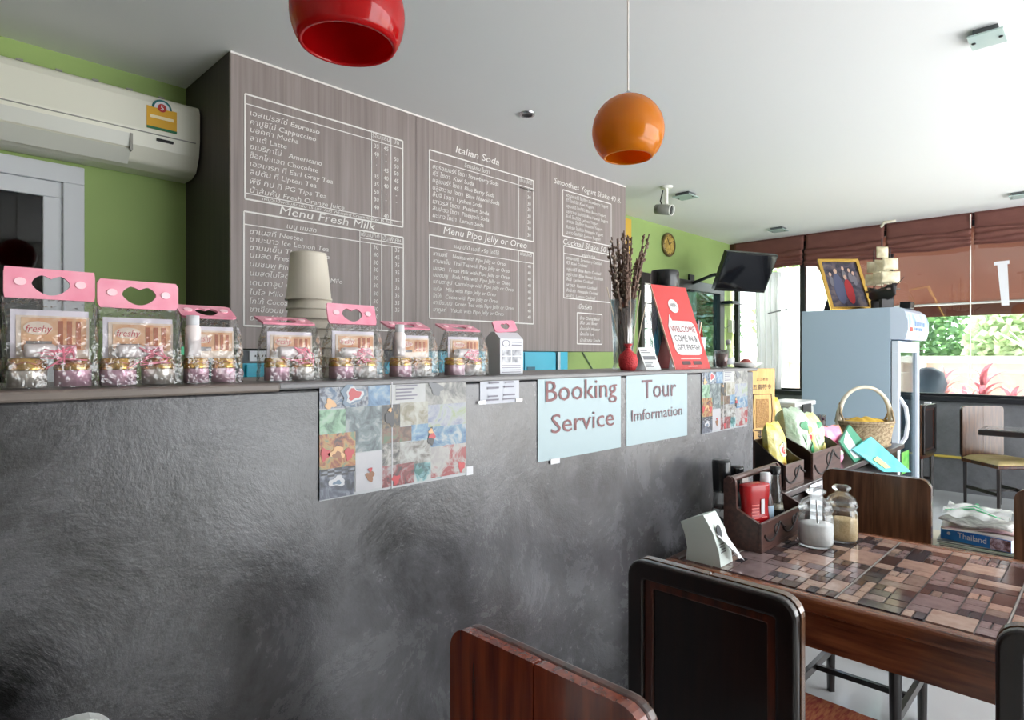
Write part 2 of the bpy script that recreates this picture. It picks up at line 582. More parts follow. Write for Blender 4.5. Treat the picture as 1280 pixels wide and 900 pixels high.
# roman blinds drawn up under the ceiling
blind_m = M('brown_blind', (156, 104, 94), 0.85, 0, (142, 92, 84), 5, (1, 1, 3), 0.15, 60, translucent=(110, 70, 60))
bl_edges = [3.56, 2.675, 1.83, 1.05, 0.24, -0.6]
bl_lab = ['brown roman blind drawn up above the white curtain, next to the television',
          'brown roman blind drawn up behind the gold framed picture, a fold sagging',
          'brown roman blind with its top corners slumped, right of the model ship',
          'brown roman blind drawn up in tight pleats above the paper strip',
          'brown roman blind at the far right edge of the window wall']
rb = random.Random(4)
for i in range(5):
    ya, yb = bl_edges[i + 1] + 0.012, bl_edges[i] - 0.012
    zt, zb = CEIL - 0.02, [2.47, 2.45, 2.49, 2.50, 2.49][i]
    t = thing('roman_blind', bl_lab[i], 'blind', (XW - 0.08, (ya + yb) / 2, zb), group='roman blinds on the window wall')
    ph = rb.random() * 6

    def fab(u, v, ya=ya, yb=yb, zt=zt, zb=zb, ph=ph, i=i):
        y = ya + (yb - ya) * u
        z = zt + (zb - zt) * v
        x = XW - 0.035
        if v < 0.45:
            x -= 0.012 * math.sin(u * 5 + ph) * v + 0.02 * v
            if i in (1, 2): z -= 0.05 * max(0, 1 - abs(u - (0.1 if i == 2 else 0.5)) * 3) * v
        else:
            k = (v - 0.45) / 0.55 * 3.5
            x -= 0.02 + 0.030 * abs(math.sin(k * math.pi)) + 0.008 * k + 0.006 * math.sin(u * 9 + ph + k)
            z += 0.010 * math.sin(u * 7 + ph + k * 1.7)
        return (x, y, z)
    build(MB().grid(fab, 24, 40), 'fabric', blind_m, t, solid=0.004)
    build(MB().bb(XW - 0.035, XW - 0.005, ya, yb, zt - 0.02, zt + 0.018), 'head_rail', M('red_brown_trim'), t)
    if i in (2, 3): build(MB().tube([(XW - 0.05, ya + 0.01, zt), (XW - 0.05, ya + 0.01, 1.15)], 0.006, 6), 'cord', M('cord_white', (222, 214, 206), 0.7), t)
tag(build(MB().tube([(XW - 0.16, 1.84, 2.80), (XW - 0.2, 1.80, 2.835), (XW - 0.17, 1.70, 2.845)], 0.016, 8), 'ceiling_bracket', M('ivory', (224, 216, 196), 0.5)),
    'small ivory bracket on the ceiling edge between two brown blinds', 'bracket')

# pale curtain in the left part of the window wall
def curt(u, v):
    y = 3.22 - 0.30 * u
    return (XW - 0.13 + 0.035 * math.sin(u * 26) * (0.6 + 0.4 * v), y + 0.01 * math.sin(v * 7), 2.42 - 1.42 * v)


ct = build(MB().grid(curt, 60, 8), 'curtain', M('sheer_white', (240, 240, 240), 0.8, translucent=(252, 252, 252)), solid=0.002)
tag(ct, 'sheer white curtain hanging in folds below the television', 'curtain')
tag(build(MB().tube([PX(960, 392, XW - 0.16), PX(985, 386, XW - 0.16)], 0.008, 6), 'tieback', M('tie_grey', (150, 150, 150), 0.6)), 'thin grey tieback across the sheer white curtain', 'tieback')
pstrip = MB().prism([(0, 0), (0.06, 0), (0.045, 0.42), (-0.035, 0.42)], 0.002, PX(1252, 382, XW - 0.01), (0, -1, 0), (0, 0, 1))
pstrip.prism([(-0.06, 0.40), (0.06, 0.405), (0.06, 0.44), (-0.06, 0.435)], 0.003, PX(1252, 382, XW - 0.012), (0, -1, 0), (0, 0, 1))
tag(build(pstrip, 'paper_strip', paper), 'narrow white paper strip taped to the window pane', 'paper strip')

# ------------------------------------------------------------------ outside
ground = M('garden_ground', (196, 190, 180), 0.9, 0, (180, 172, 160), 3)
struct(MB().bb(XW + 0.12, 22, -14, 16, -0.35, -0.25), 'ground_garden', ground)
struct(MB().bb(3.0, XW + 0.1, YW + 1.5, 16, -0.35, -0.25), 'ground_yard', ground)
pink_wall = M('pink_plaster', (226, 206, 196), 0.85)
gw = struct(MB().bb(10.9, 11.05, -4, 9, -0.25, 1.30), 'wall_garden', pink_wall)
for y in (0.15, 2.15, 4.15, -1.85):
    struct(MB().bb(10.78, 11.1, y - 0.11, y + 0.11, -0.25, 1.32), 'post', M('pale_plaster', (238, 226, 216), 0.85), gw)
struct(MB().bb(10.8, 11.15, -4, 9, 1.30, 1.40), 'coping', M('pale_plaster'), gw)
for a, b in ((0.3, 2.0), (2.3, 4.0), (-1.7, 0.0)):
    struct(MB().bb(10.87, 10.90, a + 0.08, b - 0.08, 0.35, 1.15), 'panel', M('pink_panel', (206, 168, 158), 0.85), gw)

aw = thing('awning', 'brown fabric awning with a straight valance outside the window wall', 'awning', (XW + 0.12, 0, 2.7))
awm = M('awning_brown', (124, 88, 78), 0.9, 0, (114, 80, 70), 1.2, (1, 3, 1), translucent=(136, 98, 86))


def awf(u, v):
    y = -3.2 + 5.95 * u
    return (XW + 0.14 + 1.75 * v, y, 2.74 - 0.66 * v - 0.04 * math.sin(v * math.pi) * (1 + 0.5 * math.sin(u * 19)))


build(MB().grid(awf, 40, 12), 'canopy', awm, aw, solid=0.006)
build(MB().grid(lambda u, v: (XW + 1.89 + 0.012 * math.sin(u * 40), -3.2 + 5.95 * u, 2.08 - 0.17 * v), 60, 3), 'valance', M('valance_brown', (104, 66, 56), 0.9, translucent=(110, 70, 60)), aw, solid=0.005)
for y in (-3.1, 2.68):
    build(MB().tube([(XW + 0.14, y, 2.70), (XW + 1.88, y, 2.06)], 0.02, 8), 'arm', white_metal, aw)
build(MB().tube([(XW + 1.88, -3.2, 2.07), (XW + 1.88, 2.75, 2.07)], 0.018, 8), 'front_rail', white_metal, aw)


def foliage(rng, c, r, n, size, flatten=0.6):
    mb = MB()
    for _ in range(n):
        while True:
            p = Vector((rng.uniform(-1, 1), rng.uniform(-1, 1), rng.uniform(-1, 1)))
            if 0.35 < p.length < 1: break
        q = Vector((c[0] + p.x * r[0], c[1] + p.y * r[1], c[2] + p.z * r[2]))
        a = Vector((rng.gauss(0, 1), rng.gauss(0, 1), rng.gauss(0, flatten))).normalized()
        b = a.orthogonal().normalized()
        b = Matrix.Rotation(rng.uniform(0, 6.28), 3, a) @ b
        l = size * rng.uniform(0.6, 1.3); w = l * 0.32
        mb.add([q, q + a * l * 0.5 + b * w, q + a * l, q + a * l * 0.5 - b * w], [(0, 1, 2, 3)])
    return mb


leaf_ms = [M('leaf_green', (120, 152, 100), 0.5, 0, (160, 184, 136), 4, translucent=(150, 180, 110)),  # leaf colours mixed towards pale to paint in the overexposed daylight
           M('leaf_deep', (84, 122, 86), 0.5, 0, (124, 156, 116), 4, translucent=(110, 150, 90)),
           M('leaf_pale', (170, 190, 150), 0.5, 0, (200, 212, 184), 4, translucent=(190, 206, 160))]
rg = random.Random(11)
trees = [(12.3, 1.15, 1.5, 0.62, 1.0, 2, 'pale green bush behind the garden wall, beside the fridge'),
         (14.0, 2.7, 1.7, 0.9, 1.1, 1, 'deep green bush behind the garden wall, left of the fridge'),
         (14.0, 0.2, 1.7, 0.95, 1.2, 0, 'bright green bush behind the garden wall under the valance'),
         (12.4, -1.0, 1.7, 0.75, 1.1, 1, 'deep green bush at the right edge behind the garden wall'),
         (14.6, 5.0, 2.2, 1.1, 1.9, 0, 'tall green tree beyond the garden seen beside the white curtain'),
         (13.6, 7.1, 2.0, 0.9, 1.5, 1, 'dark green tree in the gap left of the white curtain')]
for (x, y, z, rr, rz, k, lab) in trees:
    t = thing('garden_bush', lab, 'bush', (x, y, -0.25), group='greenery beyond the garden wall')
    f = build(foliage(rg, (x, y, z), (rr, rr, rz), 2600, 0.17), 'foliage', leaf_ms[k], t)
    f['kind'] = 'stuff'
    build(MB().tube([(x, y, -0.25), (x + 0.05, y, z * 0.6), (x, y + 0.06, z + rz * 0.5)], [0.06, 0.05, 0.02], 8), 'trunk', M('bark', (120, 104, 90), 0.9), t)

t = thing('bare_tree', 'pale forked tree with bare branches in front of the green bushes', 'tree', (11.4, 0.55, -0.25), group='greenery beyond the garden wall')
bark = M('pale_bark', (210, 204, 196), 0.8)
build(MB().tube([(11.4, 0.55, -0.25), (11.4, 0.5, 1.3), (11.38, 0.52, 1.5)], [0.05, 0.045, 0.04], 8), 'trunk', bark, t)
for (dy, dz, b0) in ((0.45, 0.75, 1.4), (-0.5, 0.8, 1.45), (0.15, 0.95, 1.5), (-0.85, 0.5, 1.35), (0.75, 0.45, 1.3), (-0.25, 1.0, 1.5)):
    pts = [(11.39, 0.52, b0), (11.36, 0.52 + dy * 0.45, b0 + dz * 0.35), (11.38, 0.52 + dy, b0 + dz)]
    build(MB().tube(pts, [0.026, 0.02, 0.01], 6), 'branch', bark, t)
    build(MB().tube([pts[1], (11.34, pts[1][1] + dy * 0.2 + 0.12, pts[1][2] + 0.3)], [0.014, 0.006], 5), 'twig', bark, t)

# red cordyline plants, every strap leaf its own piece
def leaf_mesh(name, m, l=0.5, w=0.045):
    mb = MB()
    vs = []; fs = []
    N = 7
    for i in range(N + 1):
        s = i / N
        ww = w * math.sin(math.pi * min(1, 0.12 + s * 0.88)) ** 0.8
        x = l * s; z = 0.28 * l * math.sin(s * 1.9) - 0.30 * l * s * s
        vs += [(x, -ww, z + 0.25 * ww), (x, 0, z), (x, ww, z + 0.25 * ww)]
    for i in range(N):
        a = i * 3
        fs += [(a, a + 3, a + 4, a + 1), (a + 1, a + 4, a + 5, a + 2)]
    return mb.add(vs, fs, True).mesh(name, m)


cord_a = leaf_mesh('leaf', M('cordyline_red', (166, 70, 90), 0.45, 0, (206, 140, 150), 6, translucent=(170, 90, 100)))
cord_b = leaf_mesh('leaf', M('cordyline_bronze', (120, 84, 88), 0.45, 0, (170, 140, 140), 6, translucent=(150, 90, 80)))
clab = ['red leaved cordyline nearest the fridge door outside the window', 'tall red cordyline outside the window above the far chair',
        'red cordyline outside the window at the right edge, leaning', 'broad bronze red cordyline between the fridge and the wall post']
cn = 0
for (px, py, X, h, n, lab) in ((1178, 470, 9.9, 0.95, 22, clab[0]), (1228, 470, 9.6, 1.0, 30, clab[1]), (1266, 476, 9.4, 0.82, 26, clab[2]), (1206, 490, 10.2, 0.75, 20, clab[3])):
    p = PX(px, py, X)
    t = thing('cordyline', lab, 'plant', (X, p.y, -0.25), group='red cordylines in the garden bed')
    build(MB().tube([(X, p.y, -0.25), (X + 0.03, p.y + 0.02, h * 0.6), (X, p.y, h + 0.15)], [0.03, 0.025, 0.015], 7), 'stem', M('bark'), t)
    for i in range(n):
        o = bpy.data.objects.new('leaf', cord_a if (i % 3) else cord_b)
        COL.objects.link(o); o.parent = t
        k = i / n
        o.location = (0, 0, 0.25 + h * (0.62 + 0.42 * k))
        o.rotation_euler = (0, -math.radians(-8 + 66 * k + rg.uniform(-12, 12)), i * 2.4 + rg.uniform(-0.3, 0.3))
        s = rg.uniform(0.65, 1.0) * (1.0 - 0.2 * k); o.scale = (s, s, s)
pot = MB().lathe([(0.0, 0), (0.14, 0), (0.2, 0.32), (0.22, 0.34), (0.2, 0.36), (0.0, 0.34)], 20, PX(1162, 478, 9.0) - Vector((0, 0, 0.2)))
tag(build(MB().lathe([(0.0, -0.25), (0.05, -0.25), (0.05, 0.86), (0.16, 0.92), (0.2, 1.06), (0.16, 1.2), (0.06, 1.26), (0.0, 1.26)], 20, (PX(1160, 475, 9.0).x, PX(1160, 475, 9.0).y, 0)),
          'garden_lamp', M('dark_blue_grey', (62, 74, 92), 0.5)), 'round dark blue garden lamp outside right behind the fridge door', 'lamp')
tag(build(MB().bb(13, 13.2, 3.9, 5.0, -0.25, 3.2).bb(12.98, 13.0, 4.1, 4.8, 1.55, 1.9), 'neighbour_house', M('white_render', (240, 240, 238), 0.9)),
    'plain white house wall across the yard behind the curtain', 'house')

# ------------------------------------------------------------------ bar counter
bar = thing('bar_counter', 'high bar counter of mottled polished grey concrete', 'counter', (0.6, YC + 0.1, 0))
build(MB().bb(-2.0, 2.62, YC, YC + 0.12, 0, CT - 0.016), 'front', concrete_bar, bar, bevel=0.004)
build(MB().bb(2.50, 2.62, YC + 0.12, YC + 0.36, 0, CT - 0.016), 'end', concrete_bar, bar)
build(MB().bb(-2.0, 0.52, YC - 0.012, YC + 0.36, CT - 0.016, CT), 'top', M('bar_top_brown', (120, 108, 100), 0.4, 0, (96, 88, 84), 4, (1, 6, 6)), bar, bevel=0.004)
build(MB().bb(0.52, 2.66, YC - 0.004, YC + 0.36, CT - 0.014, CT), 'top', M('bar_top_grey', (132, 130, 130), 0.35, 0, (108, 106, 108), 4), bar, bevel=0.004)

# ------------------------------------------------------------------ overhead unit with the menu lettering
BX0, BX1, BZ0 = PY(288, 65, YB).x, PY(782, 234, YB).x, 1.435
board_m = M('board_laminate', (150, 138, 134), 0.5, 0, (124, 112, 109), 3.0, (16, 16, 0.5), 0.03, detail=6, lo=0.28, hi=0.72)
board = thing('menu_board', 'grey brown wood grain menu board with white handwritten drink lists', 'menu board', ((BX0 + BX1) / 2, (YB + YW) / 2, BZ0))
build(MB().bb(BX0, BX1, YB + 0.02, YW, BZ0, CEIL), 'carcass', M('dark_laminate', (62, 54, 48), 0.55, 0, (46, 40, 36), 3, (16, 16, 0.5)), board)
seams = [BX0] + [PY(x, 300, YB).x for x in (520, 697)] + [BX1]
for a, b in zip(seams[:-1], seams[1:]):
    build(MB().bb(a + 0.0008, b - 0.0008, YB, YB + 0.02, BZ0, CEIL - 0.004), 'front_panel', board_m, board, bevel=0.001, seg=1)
build(MB().bb(BX0, BX1, YB - 0.004, YB + 0.01, CEIL - 0.012, CEIL - 0.003), 'edge_trim', chalk, board)
YT = YB - 0.003
UX, UZ = Vector((1, 0, 0)), Vector((0, 0, 1))


def bp(px, py):
    return PY(px, py, YT)


def stroke(mb, a, b, w=0.006):
    a, b = Vector(a), Vector(b)
    d = (b - a).normalized()
    n = Vector((-d.z, 0, d.x)) * (w / 2)
    mb.quad(a - n, b - n, b + n, a + n)


def frame_box(mb, x0, x1, z0, z1, w=0.008):
    for a, b in (((x0, YT, z0), (x1, YT, z0)), ((x0, YT, z1), (x1, YT, z1)), ((x0, YT, z0), (x0, YT, z1)), ((x1, YT, z0), (x1, YT, z1))):
        stroke(mb, a, b, w)


def menu(title, rect, header_y, cols, lines, prices, size, sub=None, extra=None, tsize=None):
    """rect: pixel (left, top-left y, right, bottom-left y); lines: (text, x0, baseline y, x1)"""
    xl, yt, xr, yb_ = rect
    a = bp(xl, yt); b = bp(xr, yt); c = bp(xl, yb_)
    x0, x1, z1, z0 = a.x, b.x, a.z, c.z
    mb = MB()
    frame_box(mb, x0, x1, z0, z1)
    if header_y:
        zh = bp(xl, header_y).z
        stroke(mb, (x0, YT, zh), (x1, YT, zh), 0.005)
    for cpx, full in cols:
        xx = bp(cpx, 300).x
        stroke(mb, (xx, YT, z0), (xx, YT, z1 if full else bp(xl, header_y).z), 0.005)
    if extra:
        for e in extra: e(mb, x0, x1, z0, z1)
    build(mb, 'menu_frame', chalk, board)
    if title:
        tb, tx0, ty, tx1 = title
        p = bp(tx0, ty)
        full = text(MB(), tb, p, UX, UZ, bp(tx1, ty).x - p.x, tsize, 0.18)
        spans = sorted((min(full.v[i].x for i in f), max(full.v[i].x for i in f), f) for f in full.f)
        words = []; reach = -1e9
        for a0, a1, f in spans:                      # one piece for each word of the heading
            if a0 - reach > tsize * 0.16: words.append(MB())
            words[-1].add([full.v[i] for i in f], [tuple(range(len(f)))])
            reach = max(reach, a1)
        for wd_ in words: build(wd_, 'menu_title', chalk, board)
    mb = MB()
    if sub:
        p = bp(sub[1], sub[2])
        text(mb, sub[0], p, UX, UZ, bp(sub[3], sub[2]).x - p.x, size * 0.95, 0.15)
    for (tt, lx0, ly, lx1) in lines:
        p = bp(lx0, ly)
        text(mb, tt, p, UX, UZ, bp(lx1, ly).x - p.x, size * (0.6 if 'Whipping' in tt else 1.0), 0.15)
    build(mb, 'menu_lines', chalk, board)['kind'] = 'stuff'
    if prices:
        mb = MB()
        for (tt, px, py) in prices:
            p = bp(px, py)
            text(mb, tt, p, UX, UZ, None, size * 0.95, 0.05, 0, 'C')
        build(mb, 'menu_prices', chalk, board)['kind'] = 'stuff'


s1 = 4.092
L1 = [('เอสเปรสโซ่ Espresso', 220, 448), ('คาปูชิโน่ Cappuccino', 265, 430), ('มอคค่า Mocha', 305, 340), ('ลาเต้ Latte', 348, 280), ('อเมริกาโน่   Americano', 392, 460),
      ('ช็อกโกแลต Chocolate', 437, 440), ('เอลเกรท ที Earl Gray Tea', 480, 516), ('ลิปตัน ที Lipton Tea', 522, 432), ('พีจี ทิป ที PG Tips Tea', 570, 483), ('น้ำส้มคั้น Fresh Orange Juice', 615, 575)]
lines = [(a, 312.5, 90 + y / s1, 290 + x / s1) for a, y, x in L1]
lines.append(('เพิ่มวิปปิ้งครีมคิดเพิ่ม 15 บาท Add Whipping Cream Charge 15 Baht', 328, 250.0, 491))
pr = [(t, 470.6, 90 + y / s1) for t, y in zip(('35', '40', '\'', '\'', '35', '35', '50', '30', '40'), (390, 430, 455, 495, 545, 584, 624, 662, 702))]
pr += [(t, 482.6, 90 + y / s1) for t, y in zip(('45', '-', '-', '45', '40', '40', '-', '-', '40'), (402, 430, 464, 514, 554, 594, 632, 664, 748))]
pr += [(t, 495.5, 90 + y / s1) for t, y in zip(('50', '50', '50', '45', '45', '-', '-'), (457, 495, 530, 567, 607, 640, 674))]
pr += [(t, x, y) for t, x, y in (('ร้อน', 470.5, 172.5), ('เย็น', 482.8, 176), ('ปั่น', 495.5, 180))]


def foot(mb, x0, x1, z0, z1):
    z = bp(306, 241).z
    stroke(mb, (x0, YT, z), (x1, YT, z), 0.005)


menu(None, (306.3, 117, 503.5, 248.4), 129.1, ((464.5, 1), (477.2, 1), (488.7, 1)), lines, pr, 0.036, None, [foot])

s2 = 4.923
L2 = [('ชาเนสที Nestea', 305, 437), ('ชามะนาว Ice Lemon Tea', 352, 595), ('ชานมเย็น Thai Milk Tea', 403, 600), ('นมสด Fresh Milk', 450, 480), ('นมชมพู Pink Milk', 505, 470),
      ('นมสดไมโลดิบ Fresh Milk Milo', 562, 680), ('เดนตาลูป Cantaloup', 620, 540), ('ไมโล Milo', 680, 315), ('โกโก้ Cocoa', 735, 340), ('ชาเขียวนม Green Tea', 785, 540), ('ยาคูลท์ Yakult', 838, 400)]
pr = [(t, 470, 230 + y / s2) for t, y in zip(('30', '40', '30', '30', '30', '30', '30', '30', '30', '30'), (402, 448, 496, 540, 590, 637, 687, 735, 782, 828))]
pr += [(t, 496.5, 230 + y / s2) for t, y in zip(('35', '45', '35', '35', '35', '35', '35', '35', '35'), (419, 464, 510, 557, 604, 650, 698, 744, 787))]
pr += [('เย็น/ปกติ', 463, 296.5), ('ปั่น/พิเศษ', 490, 301.5)]


def heads2(mb, x0, x1, z0, z1):
    z = bp(450, 297).z
    stroke(mb, (bp(450, 297).x, YT, z), (x1, YT, z), 0.005)


menu(('Menu Fresh Milk', 349.4, 267.5, 469), (304.9, 263.9, 504, 407), 280, ((449.9, 1), (463.3, 0), (476.9, 1), (490, 0)),
     [(a, 312.3, 230 + y / s2, 290 + x / s2) for a, y, x in L2], pr, 0.036, ('เมนู นมสด', 358.5, 285, 395.6), [heads2], 0.06)

s3 = 6.92
L3 = [('สตรอเบอร์รี่ โซดา Strawberry Soda', 278, 645), ('กีวี่ โซดา  Kiwi Soda', 338, 430), ('บลูเบอร์รี่ โซดา  Blue Berry Soda', 398, 608), ('บลูฮาวาย โซดา  Blue Hawaii Soda', 460, 652),
      ('ลิ้นจี่ โซดา  Lychee Soda', 520, 502), ('เสาวรส โซดา  Passion Soda', 580, 562), ('สับปะรด โซดา  Pineapple Soda', 638, 562), ('มะนาว โซดา  Lemon Soda', 700, 515)]
pr = [('30', 661.4, 170 + y / s3) for y in (488, 545, 602, 652, 708, 762, 818, 872)] + [('เย็น/ปกติ', 657.5, 229)]


def heads3(mb, x0, x1, z0, z1):
    z = bp(648.5, 224).z - 0.055
    stroke(mb, (bp(648.5, 224).x, YT, z), (x1, YT, z), 0.005)


menu(('Italian Soda', 569.7, 190.2, 624), (536.6, 187, 666.8, 276.6), 199.2, ((648.5, 1), (657.5, 0)), [(a, 540.8, 170 + y / s3, 530 + x / s3) for a, y, x in L3], pr, 0.039,
     ('อิตาเลี่ยน โซดา', 580.6, 208.6, 612), [heads3], 0.064)
WJ = ' with Pipo Jelly or Oreo'
L4 = [('ชาเนสที    Nestea' + WJ, 270, 705), ('ชานมเย็น  Thai Tea' + WJ, 332, 740), ('นมสด   Fresh Milk' + WJ, 396, 740), ('นมชมพู   Pink Milk' + WJ, 453, 748), ('แคนตาลูป  Cantaloup' + WJ, 510, 775),
      ('ไมโล   Milo' + WJ, 574, 622), ('โกโก้   Cocoa' + WJ, 636, 637), ('ชาเขียวนม  Green Tea' + WJ, 692, 775), ('ยาคูลท์   Yakult' + WJ, 754, 690)]
pr = [('40', 661.6, 280 + y / s3) for y in (382, 437, 492, 547, 602, 657, 712, 767, 820)] + [('เย็น/ปกติ', 657.5, 320)]
menu(('Menu Pipo Jelly or Oreo', 554.3, 291.8, 658.6), (536.6, 293.3, 666.8, 397.8), 309, ((648.5, 1), (657.5, 0)), [(a, 541.6, 280 + y / s3, 530 + x / s3) for a, y, x in L4], pr, 0.036,
     ('เมนู ปีโป้ เจลลี่ หรือ โอรีโอ้', 567.9, 309.8, 624), [heads3], 0.064)
s5 = 7.5
FR = ['Strawberry', 'Kiwi', 'Blue Berry', 'Blue Hawaii', 'Lychee', 'Passion', 'Pineapple', 'Lemon']
TH = ['สตรอเบอร์รี่', 'กีวี่', 'บลูเบอร์รี่', 'บลูฮาวาย', 'ลิ้นจี่', 'เสาวรส', 'สับปะรด', 'มะนาว']
L5 = [(TH[i] + ' โยเกิร์ต ' + FR[i] + ' Yogurt', 707.3, 210 + (265, 312, 363, 415, 463, 508, 562, 612)[i] / s5, 680 + (600, 467, 578, 600, 510, 548, 553, 530)[i] / s5) for i in range(8)]
menu(('Smoothies Yogurt Shake 40 B.', 692.7, 228.7, 775.7), (703.5, 237, 764, 294.7), None, (), L5, None, 0.034, None, None, 0.062)
L6 = [(TH[i] + '  ' + FR[i] + ' Cocktail', 707.8, 290 + (203, 240, 285, 325, 362, 405, 445, 485)[i] / 6, 690 + (372, 265, 367, 383, 308, 337, 347, 325)[i] / 6) for i in range(8)]
menu(('Cocktail Shake 50 B.', 704, 304.9, 764), (704.7, 306.9, 764.8, 372.2), 316.5, (), L6, None, 0.034, ('คอกเทล', 728, 320.3, 744), None, 0.062)
L7 = [('ช้าง Chang Beer', 725, 399.3, 750), ('ลีโอ Leo Beer', 725, 405.2, 747), ('น้ำเปล่า Water', 725, 412.6, 750), ('น้ำแข็ง Ice', 725, 419.2, 742), ('น้ำอัดลม Soda', 725, 426.8, 750)]
menu(('เบียร์สด', 722, 385.5, 739.7), (721.4, 390.8, 752.5, 429.7), None, (), L7, None, 0.034, None, None, 0.05)

# ------------------------------------------------------------------ units under the menu board
teal = M('teal_laminate', (40, 168, 196), 0.3)
k = thing('kitchen_cabinet', 'bright teal kitchen cabinet under the right half of the menu board', 'cabinet', (2.9, 3.2, 0))
build(MB().bb(2.2, 3.62, 2.96, 3.6, 0, 1.43), 'body', teal, k)
for a, b in ((2.21, 2.66), (2.67, 3.12), (3.13, 3.46)):
    d = build(MB().bb(a, b, 2.94, 2.96, 0.08, 1.425), 'door', teal, k, bevel=0.003)
    build(MB().bb(a + 0.33, a + 0.44 if a < 3 else a + 0.32, 2.935, 2.945, 1.30, 1.325) if a < 3 else MB().bb(a + 0.02, a + 0.1, 2.935, 2.945, 1.30, 1.325), 'handle', M('dark_teal', (20, 92, 112), 0.4), d)
build(MB().bb(3.47, 3.50, 2.93, 2.96, 0, 1.43), 'filler_strip', M('steel_grey', (150, 160, 164), 0.35, 0.6), k)
k = thing('kitchen_cabinet', 'low teal kitchen cabinet under the left corner of the menu board', 'cabinet', (1.7, 3.2, 0))
build(MB().bb(1.2, 2.18, 2.95, 3.6, 0, 1.365), 'body', teal, k)
d = build(MB().bb(1.21, 2.17, 2.93, 2.95, 0.08, 1.36), 'door', teal, k, bevel=0.003)
k = thing('power_strip', 'dark panel with a white twin socket on the low teal cabinet', 'socket panel', (1.6, 3.2, 1.365))
build(MB().bb(1.2, 2.1, 3.0, 3.2, 1.365, 1.43), 'body', M('slate', (58, 62, 66), 0.5), k)
pl = build(MB().bb(1.25, 1.35, 2.994, 3.0, 1.375, 1.425), 'socket_plate', paper, k)
for x in (1.275, 1.29, 1.31, 1.325):
    build(MB().bb(x, x + 0.005, 2.992, 2.995, 1.395, 1.405), 'socket_hole', black_matt, pl)
# thin lines of conduit on the green wall beside the cabinets
tag(build(MB().tube([PY(728, 440, YW - 0.012), PY(741, 462, YW - 0.012), PY(746, 480, YW - 0.012)], 0.006, 6), 'wall_cable', M('cable_grey', (96, 110, 92), 0.6)),
    'thin dark cable running down the green wall under the menu board', 'cable')
tag(build(MB().bb(5.30, 5.46, YW - 0.006, YW, PY(787, 300, YW).z - 0.3, PY(787, 268, YW).z - 0.05), 'wall_poster', M('mustard', (214, 172, 66), 0.6)),
    'mustard yellow poster on the green wall just right of the menu board', 'poster')

# ------------------------------------------------------------------ air conditioner
acx1 = PY(253, 170, YW - 0.24).x - 0.012
acx0 = acx1 - 1.12
zt, zb = PY(240, 129, YW - 0.24).z, PY(236, 216, YW - 0.24).z
ac = thing('air_conditioner', 'cream wall mounted air conditioner with a yellow energy sticker', 'air conditioner', ((acx0 + acx1) / 2, YW - 0.12, zb))
hh = zt - zb
prof = [(0.0, 0.0), (-0.12, 0.0), (-0.185, 0.02), (-0.225, 0.09), (-0.24, 0.17), (-0.24, hh - 0.05), (-0.225, hh - 0.015), (-0.19, hh), (0.0, hh)]
acm = M('ac_cream', (226, 224, 208), 0.38)
build(MB().prism(prof, acx1 - acx0, (acx0, YW, zb), (0, 1, 0), (0, 0, 1), (1, 0, 0)), 'housing', acm, ac, bevel=0.012, seg=3)
build(MB().bb(acx0 + 0.02, acx1 - 0.02, YW - 0.243, YW - 0.235, zb + 0.155, zb + 0.159), 'seam', M('seam_grey', (150, 148, 140), 0.5), ac)
vv = build(MB().prism([(-0.222, 0.075), (-0.237, 0.135), (-0.241, 0.135), (-0.228, 0.073)], acx1 - acx0 - 0.33, (acx0 + 0.02, YW, zb), (0, 1, 0), (0, 0, 1), (1, 0, 0)), 'louvre', M('louvre_white', (210, 210, 200), 0.4), ac)
build(MB().prism([(-0.17, 0.008), (-0.224, 0.066), (-0.230, 0.064), (-0.176, 0.002)], acx1 - acx0 - 0.33, (acx0 + 0.02, YW, zb), (0, 1, 0), (0, 0, 1), (1, 0, 0)), 'louvre', M('louvre_white'), ac)
build(MB().bb(acx1 - 0.315, acx1 - 0.305, YW - 0.245, YW - 0.18, zb + 0.055, zb + 0.135), 'louvre_end', M('seam_grey'), ac)
build(MB().bb(acx1 - 0.20, acx1 - 0.125, YW - 0.242, YW - 0.232, zb + 0.128, zb + 0.140), 'display_slot', black_matt, ac)
for i in range(7):
    build(MB().bb(acx0 + 0.1 + i * 0.14, acx0 + 0.125 + i * 0.14, YW - 0.205, YW - 0.185, zt - 0.004, zt + 0.004), 'clip', M('seam_grey'), ac)
sx = acx1 - 0.245
st = build(MB().bb(sx, sx + 0.135, YW - 0.2425, YW - 0.239, zb + 0.18, zb + 0.29), 'energy_sticker', M('sticker_yellow', (222, 168, 36), 0.45), ac)
pts = [(0.045 * math.cos(a * math.pi / 12), 0.045 * math.sin(a * math.pi / 12)) for a in range(13)]
build(MB().prism(pts, 0.003, (sx + 0.0675, YW - 0.240, zb + 0.288), (1, 0, 0), (0, 0, 1)), 'sticker_arch', M('sticker_teal', (20, 104, 104), 0.5), st)
build(MB().prism([(p[0] * 0.78, p[1] * 0.78) for p in pts], 0.004, (sx + 0.0675, YW - 0.240, zb + 0.288), (1, 0, 0), (0, 0, 1)), 'sticker_dial', paper, st)
build(MB().prism([(0.02 * math.cos(a * math.pi / 8), 0.02 * math.sin(a * math.pi / 8)) for a in range(16)], 0.0055, (sx + 0.0675, YW - 0.240, zb + 0.292), (1, 0, 0), (0, 0, 1)), 'sticker_disc', M('sticker_red', (178, 40, 34), 0.5), st)
build(text(MB(), '5', (sx + 0.0675, YW - 0.2460, zb + 0.281), UX, UZ, None, 0.034, 0, 0.01, 'C'), 'sticker_number', paper, st)
build(MB().bb(sx, sx + 0.135, YW - 0.2435, YW - 0.2425, zb + 0.18, zb + 0.193), 'sticker_band', M('sticker_green', (28, 110, 72), 0.5), st)
